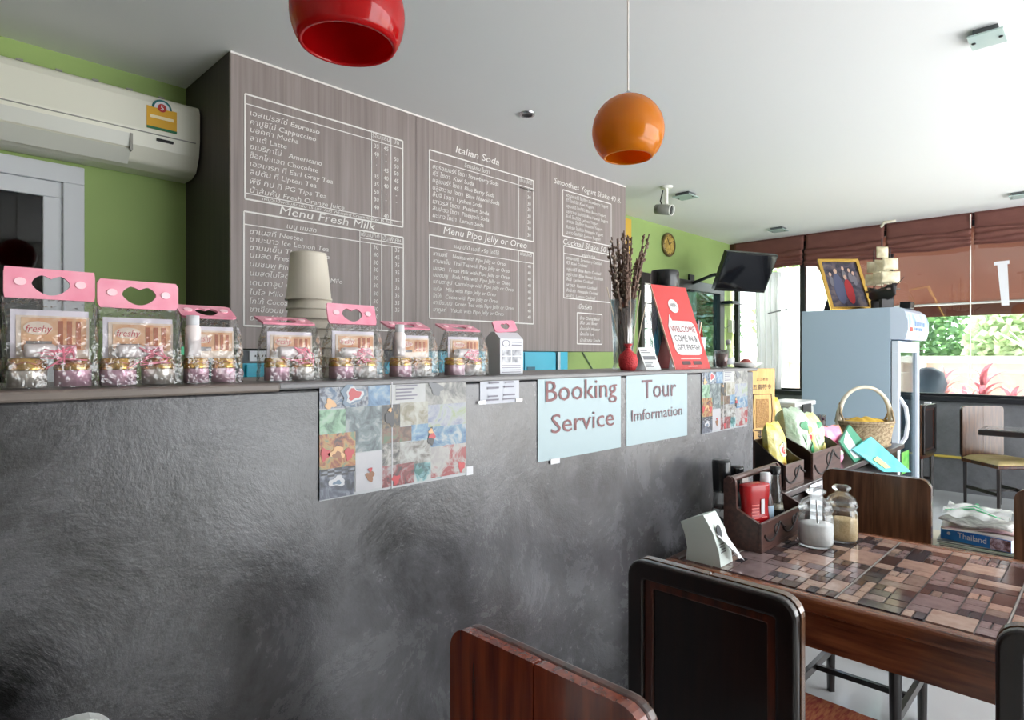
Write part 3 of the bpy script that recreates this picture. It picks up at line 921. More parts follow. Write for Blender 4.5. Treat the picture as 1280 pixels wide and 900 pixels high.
build(MB().bb(sx + 0.015, sx + 0.12, YW - 0.2435, YW - 0.2425, zb + 0.235, zb + 0.25), 'sticker_line', M('sticker_pale', (240, 222, 180), 0.5), st)

# ------------------------------------------------------------------ ceiling fittings
def pendant(px, py, t, r, label, cm, cut):
    p = PT(px, py, t)
    th = thing('pendant_lamp', label, 'lamp', p, group='globe pendant lamps')
    prof = []
    a0 = math.asin(cut)
    for i in range(21):
        a = math.pi / 2 - 0.14 + (a0 - (math.pi / 2 - 0.14)) * i / 20
        prof.append((r * math.cos(a), r * math.sin(a)))
    inner = [((r - 0.004) * math.cos(math.asin(z / r)) if abs(z) < r else 0, z) for (_, z) in reversed(prof)]
    inner = [(max(0.002, x - 0.004), z) for x, z in inner]
    build(MB().lathe(prof + inner, 48), 'shade', cm, th, local=True)
    build(MB().lathe([(r * 0.16, r * 0.985), (r * 0.15, r * 1.03), (r * 0.05, r * 1.10), (0.004, r * 1.12)], 20), 'cap', chrome, th, local=True)
    build(MB().tube([(0, 0, r * 1.1), (0, 0, CEIL - p.z - 0.02)], 0.0035, 6), 'cord', M('cord_white'), th, local=True)
    build(MB().lathe([(0.0, CEIL - p.z - 0.03), (0.045, CEIL - p.z - 0.025), (0.05, CEIL - p.z), (0, CEIL - p.z)], 20), 'ceiling_rose', chrome, th, local=True)
    build(MB().lathe([(0.0, 0.3 * r), (0.014, 0.34 * r), (0.018, 0.45 * r), (0.013, 0.6 * r), (0.012, 0.9 * r), (0, 0.9 * r)], 16), 'bulb', M('bulb_white', (236, 232, 220), 0.4), th, local=True)
    return th


pendant(435, 18, 1.39, 0.126, 'glossy red globe pendant lamp hanging above the menu board', M('red_gloss', (206, 16, 22), 0.08, coat=0.3, translucent=(200, 10, 14)), -0.55)
pendant(785, 164, 2.15, 0.124, 'glossy amber orange globe pendant lamp on a white cord', M('amber_gloss', (226, 142, 20), 0.1, coat=0.3, translucent=(236, 140, 10)), -0.74)

p = PZ(659, 142, CEIL)
dl = thing('downlight', 'small round chrome downlight in the ceiling between the pendant lamps', 'downlight', (p.x, p.y, CEIL - 0.012))
build(MB().lathe([(0.032, 0.002), (0.036, 0.0), (0.046, 0.002), (0.048, 0.012)], 24), 'rim', chrome, dl, local=True)
build(MB().lathe([(0.0, 0.012), (0.02, 0.009), (0.034, 0.003)], 20), 'lens', M('lens_grey', (70, 70, 72), 0.15, 0.5), dl, local=True)
glassy = M('frosted_glass', (176, 196, 192), 0.12)
for (px, py, sx_, sy_, lab) in ((1234, 40, 0.16, 0.13, 'square glass ceiling light with two clips at the top right'),
                              (857, 242, 0.17, 0.17, 'square glass ceiling light just right of the security camera'),
                              (973, 285, 0.17, 0.17, 'square glass ceiling light above the television'),
                              (1277, 241, 0.17, 0.17, 'square glass ceiling light above the blinds at the right edge')):
    p = PZ(px, py, CEIL)
    t = thing('ceiling_light', lab, 'ceiling light', (p.x, p.y, CEIL - 0.035), group='square glass ceiling lights')
    build(MB().bb(-sx_ / 2 + 0.02, sx_ / 2 - 0.02, -sy_ / 2 + 0.02, sy_ / 2 - 0.02, 0.008, 0.035), 'housing', M('housing_grey', (84, 88, 90), 0.5), t, local=True)
    build(MB().bb(-sx_ / 2, sx_ / 2, -sy_ / 2, sy_ / 2, 0.0, 0.008), 'glass_cover', glassy, t, local=True, bevel=0.002)
    for s in (-1, 1):
        build(MB().lathe([(0.0, -0.006), (0.008, -0.004), (0.008, 0.0)], 10, (0, s * (sy_ / 2 - 0.016), 0)), 'clip', black_matt, t, local=True)

# security camera
p = PZ(833, 233, CEIL)
cc = thing('security_camera', 'grey bullet security camera hanging from the ceiling by a white bracket', 'camera', (p.x, p.y, CEIL))
build(MB().lathe([(0, -0.018), (0.05, -0.016), (0.055, 0.0), (0, 0)], 20), 'base', white_plastic, cc, local=True)
build(MB().tube([(0, 0, -0.01), (0, 0, -0.155)], 0.016, 10), 'bracket', white_plastic, cc, local=True)
d = Vector((0.08, -0.93, -0.2)).normalized()
ax = d.to_track_quat('Z', 'Y').to_matrix()
body = build(MB().lathe([(0.0, -0.10), (0.04, -0.1), (0.044, -0.06), (0.044, 0.05), (0.038, 0.05), (0.036, 0.035), (0, 0.035)], 24, (0, 0, -0.2), ax), 'body', M('camera_grey', (140, 142, 134), 0.4, 0.3), cc, local=True)
build(MB().lathe([(0.0, 0.044), (0.034, 0.042), (0.036, 0.036)], 20, (0, 0, -0.2), ax), 'lens', M('lens_dark', (30, 30, 34), 0.15), body, local=True)
build(MB().lathe([(0.038, 0.045), (0.044, 0.055), (0.046, 0.045), (0.044, 0.04)], 24, (0, 0, -0.2), ax), 'rim', white_plastic, body, local=True)
build(MB().tube([Vector((0, 0, -0.2)) - d * 0.1, (0.13, 0.1, -0.17), (0.12, 0.13, -0.08), (0.06, 0.07, -0.012)], 0.006, 6), 'cable', black_matt, cc, local=True)

# ------------------------------------------------------------------ gift bags on the counter
pink = M('pink_vinyl', (240, 166, 184), 0.25, 0, (232, 140, 162), 18)
pink_pale = M('pink_button', (250, 206, 214), 0.3)
lid_gold = M('lid_gold', (214, 172, 92), 0.22, 0.9)
jar_pink = M('jar_pink', (228, 180, 200), 0.2, 0.2)
jar_silver = M('jar_silver', (222, 214, 204), 0.2, 0.5)
card_m = M('card_lilac', (246, 238, 248), 0.6)
print_orange = M('print_orange', (222, 148, 92), 0.6, 0, (240, 200, 160), 40)
print_cream = M('print_cream', (244, 224, 206), 0.6)
print_pink = M('print_pink', (230, 110, 116), 0.6)
print_brown = M('print_brown', (180, 98, 60), 0.6)


def resample_rect(w, h, n, bow=0.0):
    """n points round a rectangle starting at the middle right, counter-clockwise"""
    out = []
    for i in range(n):
        a = 2 * math.pi * i / n
        c, s = math.cos(a), math.sin(a)
        k = min((w / 2) / abs(c) if abs(c) > 1e-6 else 9, (h / 2) / abs(s) if abs(s) > 1e-6 else 9)
        x, y = c * k, s * k
        out.append((x, y))
    return out


def heart_loop(w, h, n):
    out = []
    for i in range(n):
        a = 2 * math.pi * i / n
        x = math.cos(a); y = math.sin(a)
        if y > 0: y = y * (0.55 + 0.45 * min(1, abs(x) * 2.0))
        else: x = x * (1.0 - 0.25 * abs(y))
        out.append((x * w / 2, y * h / 2))
    return out


def gift_bag(x0, x1, hb, label, fold=0.0, hh=0.047, yaw=0.0, jars=('pink', 'silver'), bottle=True, seed=0, lean=0.0):
    rr = random.Random(seed)
    w = x1 - x0; d = 0.058
    t = thing('gift_bag', label, 'gift bag', ((x0 + x1) / 2, YC + 0.045 + d / 2, CT), yaw, 'clear gift bags along the counter')

    # clear body: full depth below, closing to a flat seam under the header
    def shell(u, v):
        k = max(0.0, (v - 0.55) / 0.45)
        dd = d * (1 - k) ** 0.8 + 0.004
        a = u * 4
        wv = 0.0016 * math.sin(v * 19 + u * 31 + seed) + 0.0012 * math.sin(v * 41 + u * 57)
        ww = w * (1 - 0.02 * math.sin(v * 3.1))
        if a < 1: x, y = -ww / 2 + ww * a, -dd / 2
        elif a < 2: x, y = ww / 2, -dd / 2 + dd * (a - 1)
        elif a < 3: x, y = ww / 2 - ww * (a - 2), dd / 2
        else: x, y = -ww / 2, dd / 2 - dd * (a - 3)
        return (x + wv, y + wv, 0.001 + hb * v)
    build(MB().grid(shell, 48, 14), 'film', bag_film, t, local=True)
    # header with the heart shaped grip
    n = 48
    outer = resample_rect(w * 1.0, hh, n); inner = heart_loop(w * 0.42, hh * 0.70, n)
    cf, sf = math.cos(fold), math.sin(fold)
    up = Vector((0, sf, cf))
    ob = Vector((0, 0, hb)) + up * (hh / 2)
    if lean: up = (up + Vector((lean, 0, 0))).normalized()
    hd = build(MB().ring(outer, [(a, b - hh * 0.02) for a, b in inner], 0.004, ob, (1, 0, 0), up, Vector((0, -cf, sf))), 'header', pink, t, local=True)
    for s in (-1, 1):
        c = ob + Vector((s * w * 0.33, 0, 0)) + up * hh * 0.04
        build(MB().prism([(0.0075 * math.cos(k * math.pi / 7), 0.006 * math.sin(k * math.pi / 7)) for k in range(14)], 0.006, c, (1, 0, 0), up, Vector((0, -cf, sf))), 'press_stud', pink_pale, hd, local=True)
    # two cosmetic jars
    for i, kind in enumerate(jars):
        cx = (-0.25, 0.25)[i] * w
        rj = w * 0.215; hj = 0.044
        j = build(MB().lathe([(0, 0.002), (rj, 0.002), (rj, hj * 0.62), (rj * 0.97, hj * 0.66)], 24, (cx, 0, 0)), 'jar', jar_pink if kind == 'pink' else jar_silver, t, local=True)
        build(MB().lathe([(rj * 0.99, hj * 0.62), (rj * 1.03, hj * 0.66), (rj * 1.03, hj * 0.74), (rj * 0.98, hj * 0.78), (rj * 0.98, hj * 1.0), (rj * 0.9, hj * 1.06), (0, hj * 1.06)], 24, (cx, 0, 0)), 'lid', lid_gold, j, local=True)
        build(MB().tube([(cx + rj * 1.0 * math.cos(a / 2), rj * 1.0 * math.sin(a / 2), hj * (0.84 + 0.1 * (a % 2))) for a in range(13)], 0.0011, 5, False), 'lid_pattern', M('lid_rose', (206, 140, 120), 0.3, 0.6), j, local=True)
    # printed card behind the jars
    ch = hb * 0.88
    cd = build(MB().bb(-w * 0.43, w * 0.43, 0.0, 0.0015, 0.046, ch), 'card', card_m, t, local=True)
    zl, zh = 0.047, min(ch * 0.90, 0.120)
    xa, xb = -w * 0.32, w * 0.40
    pr_ = build(MB().bb(xa - 0.006, xb + 0.004, -0.0015, 0.0, zl, zh + 0.003), 'label', print_cream, cd, local=True)
    build(MB().bb(xa, xb, -0.0025, -0.0015, zl + 0.012, zh), 'print', print_orange, cd, local=True)
    mb = MB().prism([((xb - xa) * 0.22 * math.cos(k * math.pi / 8), (zh - zl) * 0.17 * math.sin(k * math.pi / 8)) for k in range(16)], 0.001, (xa + (xb - xa) * 0.25, -0.0025, zh - (zh - zl) * 0.26), (1, 0, 0), (0, 0, 1))
    build(mb, 'logo_plate', print_cream, cd, local=True)
    build(text(MB(), 'freshy', (xa + (xb - xa) * 0.06, -0.0038, zh - (zh - zl) * 0.36), UX, UZ, (xb - xa) * 0.4, 0.016, 0.25), 'logo', M('logo_red', (206, 60, 70), 0.5), cd, local=True)
    mb = MB()
    for q in range(3):
        mb.bb(xa + (xb - xa) * (0.55 + 0.14 * q), xa + (xb - xa) * (0.63 + 0.14 * q), -0.003, -0.0025, zl + 0.014, zh - 0.004)
    build(mb, 'stripes', print_brown, cd, local=True)
    mb = MB().bb(xa + 0.006, xa + (xb - xa) * 0.46, -0.003, -0.0025, zl + 0.012, zl + (zh - zl) * 0.42)
    build(mb, 'photo', M('print_grey', (172, 172, 176), 0.5, 0, (96, 80, 72), 60), cd, local=True)
    if bottle:
        zb_ = 0.052; yb = -d / 2 + 0.012
        b = build(MB().lathe([(0, 0), (0.0095, 0.0), (0.0105, 0.004), (0.0105, w * 0.30), (0.008, w * 0.33), (0.008, w * 0.36)], 16, (-w * 0.30, yb, zb_ + 0.006), Matrix.Rotation(math.radians(90), 3, 'Y')), 'bottle', M('bottle_white', (240, 228, 226), 0.3), t, local=True)
        build(MB().lathe([(0.0088, w * 0.34), (0.0095, w * 0.35), (0.0095, w * 0.55), (0, w * 0.56)], 16, (-w * 0.30, yb, zb_ + 0.006), Matrix.Rotation(math.radians(90), 3, 'Y')), 'cap', M('cap_pink', (240, 190, 200), 0.3), b, local=True)
        mb = MB()
        for q in range(6):
            a0 = rr.uniform(-0.5, 0.5)
            p0 = Vector((w * 0.06, yb - 0.011, zb_ + 0.004))
            mb.tube([p0, p0 + Vector((rr.uniform(-0.02, 0.02), -0.001, rr.uniform(0.0, 0.012))), p0 + Vector((rr.uniform(-0.034, 0.034), 0.0, rr.uniform(-0.022, 0.004))), p0 + Vector((rr.uniform(-0.036, 0.036), 0.002, rr.uniform(-0.026, -0.006)))], 0.0014, 5)
        build(mb, 'ribbon', M('ribbon_pink', (240, 128, 150), 0.4), t, local=True)
    else:
        zb_ = 0.05; yb = -d / 2 + 0.014
        b = build(MB().lathe([(0, 0), (0.012, 0.0), (0.013, 0.004), (0.013, 0.05), (0.009, 0.056)], 16, (-w * 0.36, yb, zb_)), 'bottle', M('bottle_white'), t, local=True)
        build(MB().lathe([(0.0095, 0.054), (0.0105, 0.056), (0.0105, 0.072), (0, 0.073)], 16, (-w * 0.36, yb, zb_)), 'cap', paper, b, local=True)
    return t


gift_bag(0.004, 0.124, 0.135, 'clear gift bag cut off by the left edge of the picture', seed=1)
gift_bag(0.130, 0.246, 0.138, 'tallest clear gift bag, second from the left, with an upright pink heart handle', seed=2, jars=('silver', 'pink'))
gift_bag(0.249, 0.371, 0.130, 'clear gift bag with upright pink heart handle in front of the green wall', seed=3, jars=('pink', 'silver'))
gift_bag(0.378, 0.474, 0.118, 'narrow crumpled gift bag with its pink handle slanting, left of the wide gap', fold=1.05, seed=4, bottle=False, jars=('pink', 'pink'))
gift_bag(0.525, 0.634, 0.112, 'clear gift bag with flattened pink handle directly in front of the paper cups', fold=1.25, seed=5)
gift_bag(0.665, 0.784, 0.118, 'clear gift bag with raised pink handle just right of the paper cups', fold=0.35, seed=6, jars=('pink', 'silver'), lean=0.06)
gift_bag(0.819, 0.938, 0.112, 'clear gift bag with flat pink handle and a white bottle at its left', fold=1.2, seed=7, bottle=False)
gift_bag(0.983, 1.102, 0.112, 'clear gift bag with flat pink handle beside the white carton', fold=1.2, seed=8, jars=('pink', 'silver'))

# white carton bag at the end of the row
t = thing('carton_bag', 'white printed carton with a pink tape handle at the end of the bags', 'carton', (1.195, YC + 0.08, CT), 0.0)
w, d, h = 0.088, 0.058, 0.115
build(MB().prism([(-d / 2, 0), (d / 2, 0), (d / 2, h * 0.84), (0.006, h), (-0.006, h), (-d / 2, h * 0.84)], w, (-w / 2, 0, 0), (0, 1, 0), (0, 0, 1), (1, 0, 0)), 'carton', M('carton_white', (206, 206, 212), 0.35), t, local=True, bevel=0.003)
mb = MB()
for r_ in range(2):
    for c_ in range(2):
        mb.bb(-w * 0.42 + c_ * w * 0.45, -w * 0.42 + c_ * w * 0.45 + w * 0.38, -d / 2 - 0.001, -d / 2, 0.032 + r_ * 0.019, 0.048 + r_ * 0.019)
build(mb, 'photo_print', M('print_dark', (120, 120, 128), 0.4, 0, (200, 200, 206), 55), t, local=True)
mb = MB()
for q in range(4): mb.bb(-w * 0.42, w * 0.38, -d / 2 - 0.001, -d / 2, 0.006 + q * 0.006, 0.0075 + q * 0.006)
for q in range(2): build(MB().bb(0.0, w * 0.42, -d / 2 - 0.001, -d / 2, 0.078 + q * 0.008, 0.081 + q * 0.008), 'heading_line', M('print_ink', (120, 116, 130), 0.5), t, local=True)
build(mb, 'text_lines', M('print_ink', (120, 116, 130), 0.5), t, local=True)
build(MB().ring([(0.015 * math.cos(a * math.pi / 10), 0.009 * math.sin(a * math.pi / 10)) for a in range(20)], [(0.013 * math.cos(a * math.pi / 10), 0.0075 * math.sin(a * math.pi / 10)) for a in range(20)], 0.001, (-w * 0.25, -d / 2, 0.084), (1, 0, 0), (0, 0, 1)), 'oval_logo', M('print_ink'), t, local=True)
hd = []
n = 40
build(MB().ring(resample_rect(0.085, 0.034, n), heart_loop(0.034, 0.02, n), 0.004, (0, 0, h + 0.015), (1, 0, 0.06), (0, 0.45, 0.89)), 'handle', pink, t, local=True)
tag_g = build(MB().bb(0.2475 + 0.118, 0.2475 + 0.1225, YC + 0.038, YC + 0.0395, CT + 0.052, CT + 0.066), 'price_sticker', M('emerald', (32, 150, 104), 0.5))
tag(tag_g, 'tiny emerald green sticker on the third bag of the row', 'sticker')

# paper cups stacked upside down
cup_m = M('cup_paper', (206, 198, 184), 0.65, 0, (196, 188, 174), 6)
cc0 = PY(387, 470, YC + 0.24)
prof = [(0.0, 0.107), (0.036, 0.107), (0.0365, 0.111), (0.040, 0.111), (0.041, 0.105), (0.0505, 0.006), (0.0535, 0.005), (0.0535, 0.0), (0.049, 0.0), (0.0395, 0.1)]
cm = MB().lathe(prof, 32).mesh('paper_cup', cup_m)
NC = 9
for i in range(NC):
    o = put('paper_cup', cm, None, (cc0.x + 0.002 * math.sin(i * 2.1), YC + 0.24 + 0.002 * math.cos(i * 1.7), CT + i * 0.0225))
    lab = 'grey upside-down paper cup, %s of the stack behind the bags' % ('topmost', 'second from top', 'third from top', 'fourth from top', 'fifth from top', 'sixth from top', 'seventh from top', 'second from bottom', 'bottom')[NC - 1 - i]
    tag(o, lab, 'paper cup', 'nested paper cups')

# ------------------------------------------------------------------ sheets taped to the counter front
YS = YC - 0.002
sheet_blue = M('sheet_blue', (160, 180, 186), 0.35)
ink = M('sign_ink', (132, 88, 90), 0.6)


def sheet(name, label, cat, px0, py0, px1, py1, m, curl=0.0, group=None):
    a = PY(px0, py0, YS); b = PY(px1, py0, YS); c = PY(px0, py1, YS)
    w = b.x - a.x; h = a.z - c.z
    t = thing(name, label, cat, ((a.x + b.x) / 2, YS, c.z), group=group)

    def f(u, v):
        return (-w / 2 + w * u, -curl * (1 - 4 * (u - 0.5) ** 2) * (0.3 + 0.7 * v) - 0.004 * curl * 50 * (1 - v) * 0.2, h * (1 - v))
    build(MB().grid(f, 12, 8, False), 'sheet', m, t, local=True)
    return t, w, h


t, w, h = sheet('sign_sheet', 'pale blue paper sign reading Booking Service', 'sign', 672, 471, 776, 578, sheet_blue, 0.0008)
build(text(MB(), 'Booking', (-w * 0.42, -0.0022, h * 0.70), UX, UZ, w * 0.86, h * 0.36), 'lettering', ink, t, local=True)
mb = text(MB(), 'Service', (-w * 0.36, -0.0022, h * 0.315), UX, UZ, w * 0.76, h * 0.33)
build(mb, 'lettering', ink, t, local=True)
build(MB().bb(-w * 0.37, -w * 0.27, -0.003, -0.0015, -0.012, 0.003), 'tape', paper, t, local=True)
t, w, h = sheet('sign_sheet', 'pale blue paper sign reading Tour Imformation', 'sign', 783, 466, 859, 558, sheet_blue, 0.0008)
build(text(MB(), 'Tour', (-w * 0.27, -0.0022, h * 0.63), UX, UZ, w * 0.56, h * 0.38), 'lettering', M('sign_ink_grey', (120, 92, 98), 0.6), t, local=True)
mb = text(MB(), 'Imformation', (-w * 0.43, -0.0022, h * 0.33), UX, UZ, w * 0.83, h * 0.22)
build(mb, 'lettering', M('sign_ink_grey', (120, 92, 98), 0.6), t, local=True)
t, w, h = sheet('notice_sheet', 'small white printed notice taped under the counter edge', 'notice', 600, 473, 649, 506, M('notice_white', (186, 188, 198), 0.4), 0.002)
mb = MB()
for (x, z, l) in ((-0.3, 0.82, 0.25), (0.1, 0.82, 0.22), (-0.34, 0.62, 0.28), (0.08, 0.64, 0.26), (-0.32, 0.3, 0.24), (0.06, 0.32, 0.3), (-0.36, 0.16, 0.3), (0.04, 0.16, 0.32)):
    mb.bb(w * x, w * (x + l), -0.004, -0.0035, h * z - 0.002, h * z + 0.002)
build(mb, 'printed_lines', M('print_ink'), t, local=True)
for s in (-1, 1):
    build(MB().bb(s * w * 0.47 - 0.012, s * w * 0.47 + 0.012, -0.0045, -0.003, h * 0.02, h * 0.16), 'tape', film('tape', (235, 235, 235), 0.25, 0.2, 0.3), t, local=True)
tag(build(MB().bb(PY(583, 580, YS).x, PY(591, 580, YS).x, YS - 0.001, YS, PY(585, 594, YS).z, PY(585, 583, YS).z), 'paper_scrap', paper), 'tiny white paper scrap on the concrete at the collage corner', 'paper scrap')


def photo_m(name, cols, scale):
    if name in MATS: return MATS[name]
    m = bpy.data.materials.new(name); m.use_nodes = True
    nt = m.node_tree; b = nt.nodes['Principled BSDF']; b.inputs['Roughness'].default_value = 0.3
    tc = nt.nodes.new('ShaderNodeTexCoord')
    n = nt.nodes.new('ShaderNodeTexNoise'); n.inputs['Scale'].default_value = scale; n.inputs['Detail'].default_value = 7; n.inputs['Roughness'].default_value = 0.62; n.inputs['Distortion'].default_value = 0.7
    nt.links.new(tc.outputs['Object'], n.inputs['Vector'])
    cr = nt.nodes.new('ShaderNodeValToRGB'); e = cr.color_ramp.elements
    k = len(cols)
    while len(e) < k: e.new(0.5)
    for i in range(k):
        e[i].position = 0.39 + 0.22 * i / (k - 1); e[i].color = lin(cols[i])
    nt.links.new(n.outputs['Fac'], cr.inputs['Fac']); nt.links.new(cr.outputs['Color'], b.inputs['Base Color'])
    MATS[name] = m
    return m


# picture cells of the collage: x0, y0, x1, y1 from the top left (0..1), colours
CELLS = [(0, 0, 0.29, 0.21, 'storm_blue', [(40, 44, 62), (90, 100, 128), (200, 206, 214), (70, 110, 150)], 40),
         (0.29, 0, 0.43, 0.21, 'sky_blue', [(60, 110, 160), (120, 170, 214), (180, 206, 226)], 30),
         (0.43, 0, 0.68, 0.20, 'text_white', [(226, 226, 226), (238, 238, 238)], 20),
         (0.68, 0, 1.0, 0.24, 'grey_arch', [(110, 110, 112), (200, 198, 190), (230, 226, 216)], 22),
         (0, 0.22, 0.15, 0.43, 'mint_room', [(70, 120, 90), (160, 214, 170), (200, 230, 206)], 40),
         (0.15, 0.21, 0.38, 0.62, 'slate_fall', [(66, 84, 92), (120, 140, 146), (186, 196, 196)], 34),
         (0.38, 0.21, 0.50, 0.43, 'brown_portrait', [(20, 18, 18), (60, 50, 40), (150, 120, 70)], 45),
         (0.50, 0.20, 0.70, 0.42, 'cream_columns', [(160, 150, 120), (210, 206, 190), (232, 230, 220)], 30),
         (0.70, 0.24, 1.0, 0.46, 'lilac_mist', [(150, 160, 196), (206, 210, 220), (180, 200, 150)], 24),
         (0, 0.43, 0.21, 0.73, 'orange_table', [(60, 40, 34), (186, 90, 44), (226, 170, 90), (130, 160, 120)], 38),
         (0.38, 0.43, 0.58, 0.57, 'earth_hands', [(90, 56, 40), (150, 104, 76), (90, 130, 90)], 40),
         (0.58, 0.42, 0.70, 0.62, 'bright_blue', [(70, 130, 190), (150, 196, 226), (220, 228, 230)], 32),
         (0.70, 0.46, 1.0, 0.66, 'sea_blue', [(60, 110, 170), (120, 170, 206), (216, 222, 226)], 28),
         (0, 0.73, 0.20, 0.99, 'dusk_slate', [(40, 44, 60), (96, 104, 126), (170, 176, 190)], 34),
         (0.21, 0.63, 0.38, 0.97, 'white_card', [(226, 224, 232), (236, 234, 240)], 16),
         (0.38, 0.57, 0.50, 0.78, 'sketch_arch', [(60, 58, 58), (150, 146, 140), (214, 208, 200)], 55),
         (0.50, 0.58, 0.72, 0.80, 'waterfall', [(120, 110, 104), (190, 188, 182), (226, 226, 224)], 40),
         (0.38, 0.78, 0.60, 0.98, 'red_flower', [(60, 30, 34), (170, 60, 64), (196, 190, 190)], 36),
         (0.60, 0.80, 0.80, 0.98, 'teal_wave', [(30, 90, 96), (130, 196, 202), (226, 236, 236)], 40),
         (0.72, 0.66, 1.0, 0.97, 'grey_red', [(196, 190, 190), (222, 218, 214), (186, 60, 66)], 24)]


def collage(label, px0, py0, px1, py1, group):
    t, w, h = sheet('photo_collage', label, 'poster', px0, py0, px1, py1, M('collage_back', (170, 172, 176), 0.22), 0.0, group)
    for ci, (x0, y0, x1, y1, nm, cols, sc) in enumerate(CELLS):
        build(MB().bb(-w / 2 + w * x0, -w / 2 + w * x1, -0.0012 - 0.00003 * ci, -0.0006, h * (1 - y1), h * (1 - y0)), 'picture', photo_m(nm, [tuple(c * 0.72 + g * 0.02 for c, g in zip(q, (168, 172, 180))) for q in cols], sc), t, local=True)

    def P(x, y): return (-w / 2 + w * x, -0.0022, h * (1 - y))

    def ell(x, y, rx, ry, m, rot=0.0, nm='motif', k=0):
        pts = []
        for i in range(16):
            a = 2 * math.pi * i / 16
            k_ = 0.86 + 0.2 * math.sin(3 * a + x * 40) + 0.12 * math.sin(5 * a + y * 60)
            ex, ey = rx * w * math.cos(a) * k_, ry * h * math.sin(a) * k_
            pts.append((ex * math.cos(rot) - ey * math.sin(rot), ex * math.sin(rot) + ey * math.cos(rot)))
        o = P(x, y)
        build(MB().prism(pts, 0.0004 + 0.0003 * k, o, (1, 0, 0), (0, 0, 1)), nm, m, t, local=True)
    dk = M('motif_dark', (34, 32, 38), 0.3); wh = M('motif_white', (186, 186, 190), 0.3); rd = M('motif_red', (176, 44, 52), 0.3)
    br = M('motif_brown', (132, 84, 50), 0.3); sk = M('motif_sand', (206, 160, 110), 0.3); bl = M('motif_slate', (92, 112, 132), 0.3)
    ell(0.19, 0.10, 0.085, 0.10, bl); ell(0.20, 0.10, 0.06, 0.075, wh, 0, 'motif', 1); ell(0.20, 0.095, 0.045, 0.055, rd, 0, 'motif', 2)
    ell(0.06, 0.17, 0.035, 0.05, sk); ell(0.10, 0.60, 0.05, 0.06, sk); ell(0.10, 0.62, 0.03, 0.035, br, 0, 'motif', 1)
    ell(0.03, 0.60, 0.03, 0.06, rd); ell(0.17, 0.62, 0.03, 0.06, rd)
    ell(0.43, 0.33, 0.035, 0.09, dk); ell(0.43, 0.26, 0.014, 0.022, sk, 0, 'motif', 1)
    ell(0.10, 0.85, 0.055, 0.05, wh); ell(0.10, 0.86, 0.03, 0.02, bl, 0, 'motif', 1)
    ell(0.30, 0.85, 0.03, 0.055, br); ell(0.30, 0.79, 0.016, 0.02, rd, 0, 'motif', 1)
    ell(0.72, 0.56, 0.025, 0.10, dk); ell(0.72, 0.50, 0.02, 0.03, sk, 0, 'motif', 1); ell(0.73, 0.55, 0.03, 0.03, rd, 0, 'motif', 2)
    ell(0.47, 0.92, 0.03, 0.05, rd); ell(0.96, 0.90, 0.03, 0.06, rd); ell(0.63, 0.88, 0.035, 0.035, M('motif_teal', (30, 96, 92), 0.3))
    ell(0.76, 0.08, 0.06, 0.07, M('motif_grey', (96, 98, 104), 0.3), -0.5)
    mb = MB()
    for q in range(5):
        mb.bb(-w / 2 + w * 0.47, -w / 2 + w * (0.62 - 0.02 * (q % 3)), -0.0022, -0.0018, h * (0.97 - 0.032 * q) - 0.003, h * (0.97 - 0.032 * q))
    build(mb, 'caption_lines', M('print_ink'), t, local=True)
    mb = MB()
    for q in range(20):
        i, j = q % 5, q // 5
        if (i + j) % 2 == 0: mb.bb(-w / 2 + w * (0.005 + 0.04 * i), -w / 2 + w * (0.045 + 0.04 * i), -0.0022, -0.0018, h * (0.27 - 0.018 * (j + 1)), h * (0.27 - 0.018 * j))
    build(mb, 'checker_print', dk, t, local=True)
    build(MB().bb(-w * 0.06, -w * 0.052, -0.0022, -0.0008, 0, h), 'fold_line', M('fold_white', (176, 176, 180), 0.4), t, local=True)


collage('large glossy photo collage poster left of the small white notice', 399, 481, 582, 627, 'collage posters on the counter')
collage('smaller looking glossy photo collage at the right end of the counter', 877, 464, 934, 543, 'collage posters on the counter')

# ------------------------------------------------------------------ things standing on the counter's right half
vp = Vector((1.94, 1.32, CT))
t = thing('glass_vase', 'tall clear glass vase holding dried stems', 'vase', vp)
build(MB().lathe([(0.0, 0.0), (0.040, 0.0), (0.040, 0.006), (0.036, 0.02), (0.040, 0.12), (0.048, 0.26), (0.046, 0.26), (0.037, 0.12), (0.033, 0.024), (0.0, 0.02)], 28), 'vessel', jar_glass, t, local=True)
t = thing('dried_bouquet', 'bunch of dried pussy willow stems with dark brown buds', 'dried flowers', vp + Vector((0, 0, 0.03)))
rs = random.Random(21)
stem_m = M('willow_brown', (84, 62, 54), 0.8, 0, (116, 94, 82), 30)
bud_m = M('willow_bud', (176, 160, 146), 0.9, 0, (130, 112, 100), 60)
for i in range(36):
    a = rs.uniform(0, 6.28); r0 = rs.uniform(0.0, 0.022); r1 = rs.uniform(0.02, 0.105)
    hz = rs.uniform(0.34, 0.475)
    p0 = Vector((r0 * math.cos(a + 1.2), r0 * math.sin(a + 1.2), 0.0))
    p2 = Vector((r1 * math.cos(a), r1 * math.sin(a), hz))
    p1 = (p0 * 0.5 + p2 * 0.35) + Vector((0, 0, hz * 0.1))
    s = build(MB().tube([p0, p1, p2], [0.0042, 0.0038, 0.0026], 5), 'stem', stem_m, t, local=True)
    mb = MB()
    for k in range(14):
        f = 0.42 + 0.58 * k / 14 + rs.uniform(-0.02, 0.02)
        c = p1.lerp(p2, min(1, max(0, (f - 0.4) / 0.6)))
        e = Vector((rs.uniform(-1, 1), rs.uniform(-1, 1), 0.6)).normalized()
        mb.tube([c, c + e * 0.006, c + e * 0.014], [0.003, 0.0062, 0.001], 5)
    build(mb, 'buds', bud_m if i % 2 == 0 else M('willow_bud_dark', (112, 88, 76), 0.9), s, local=True)['kind'] = 'stuff'
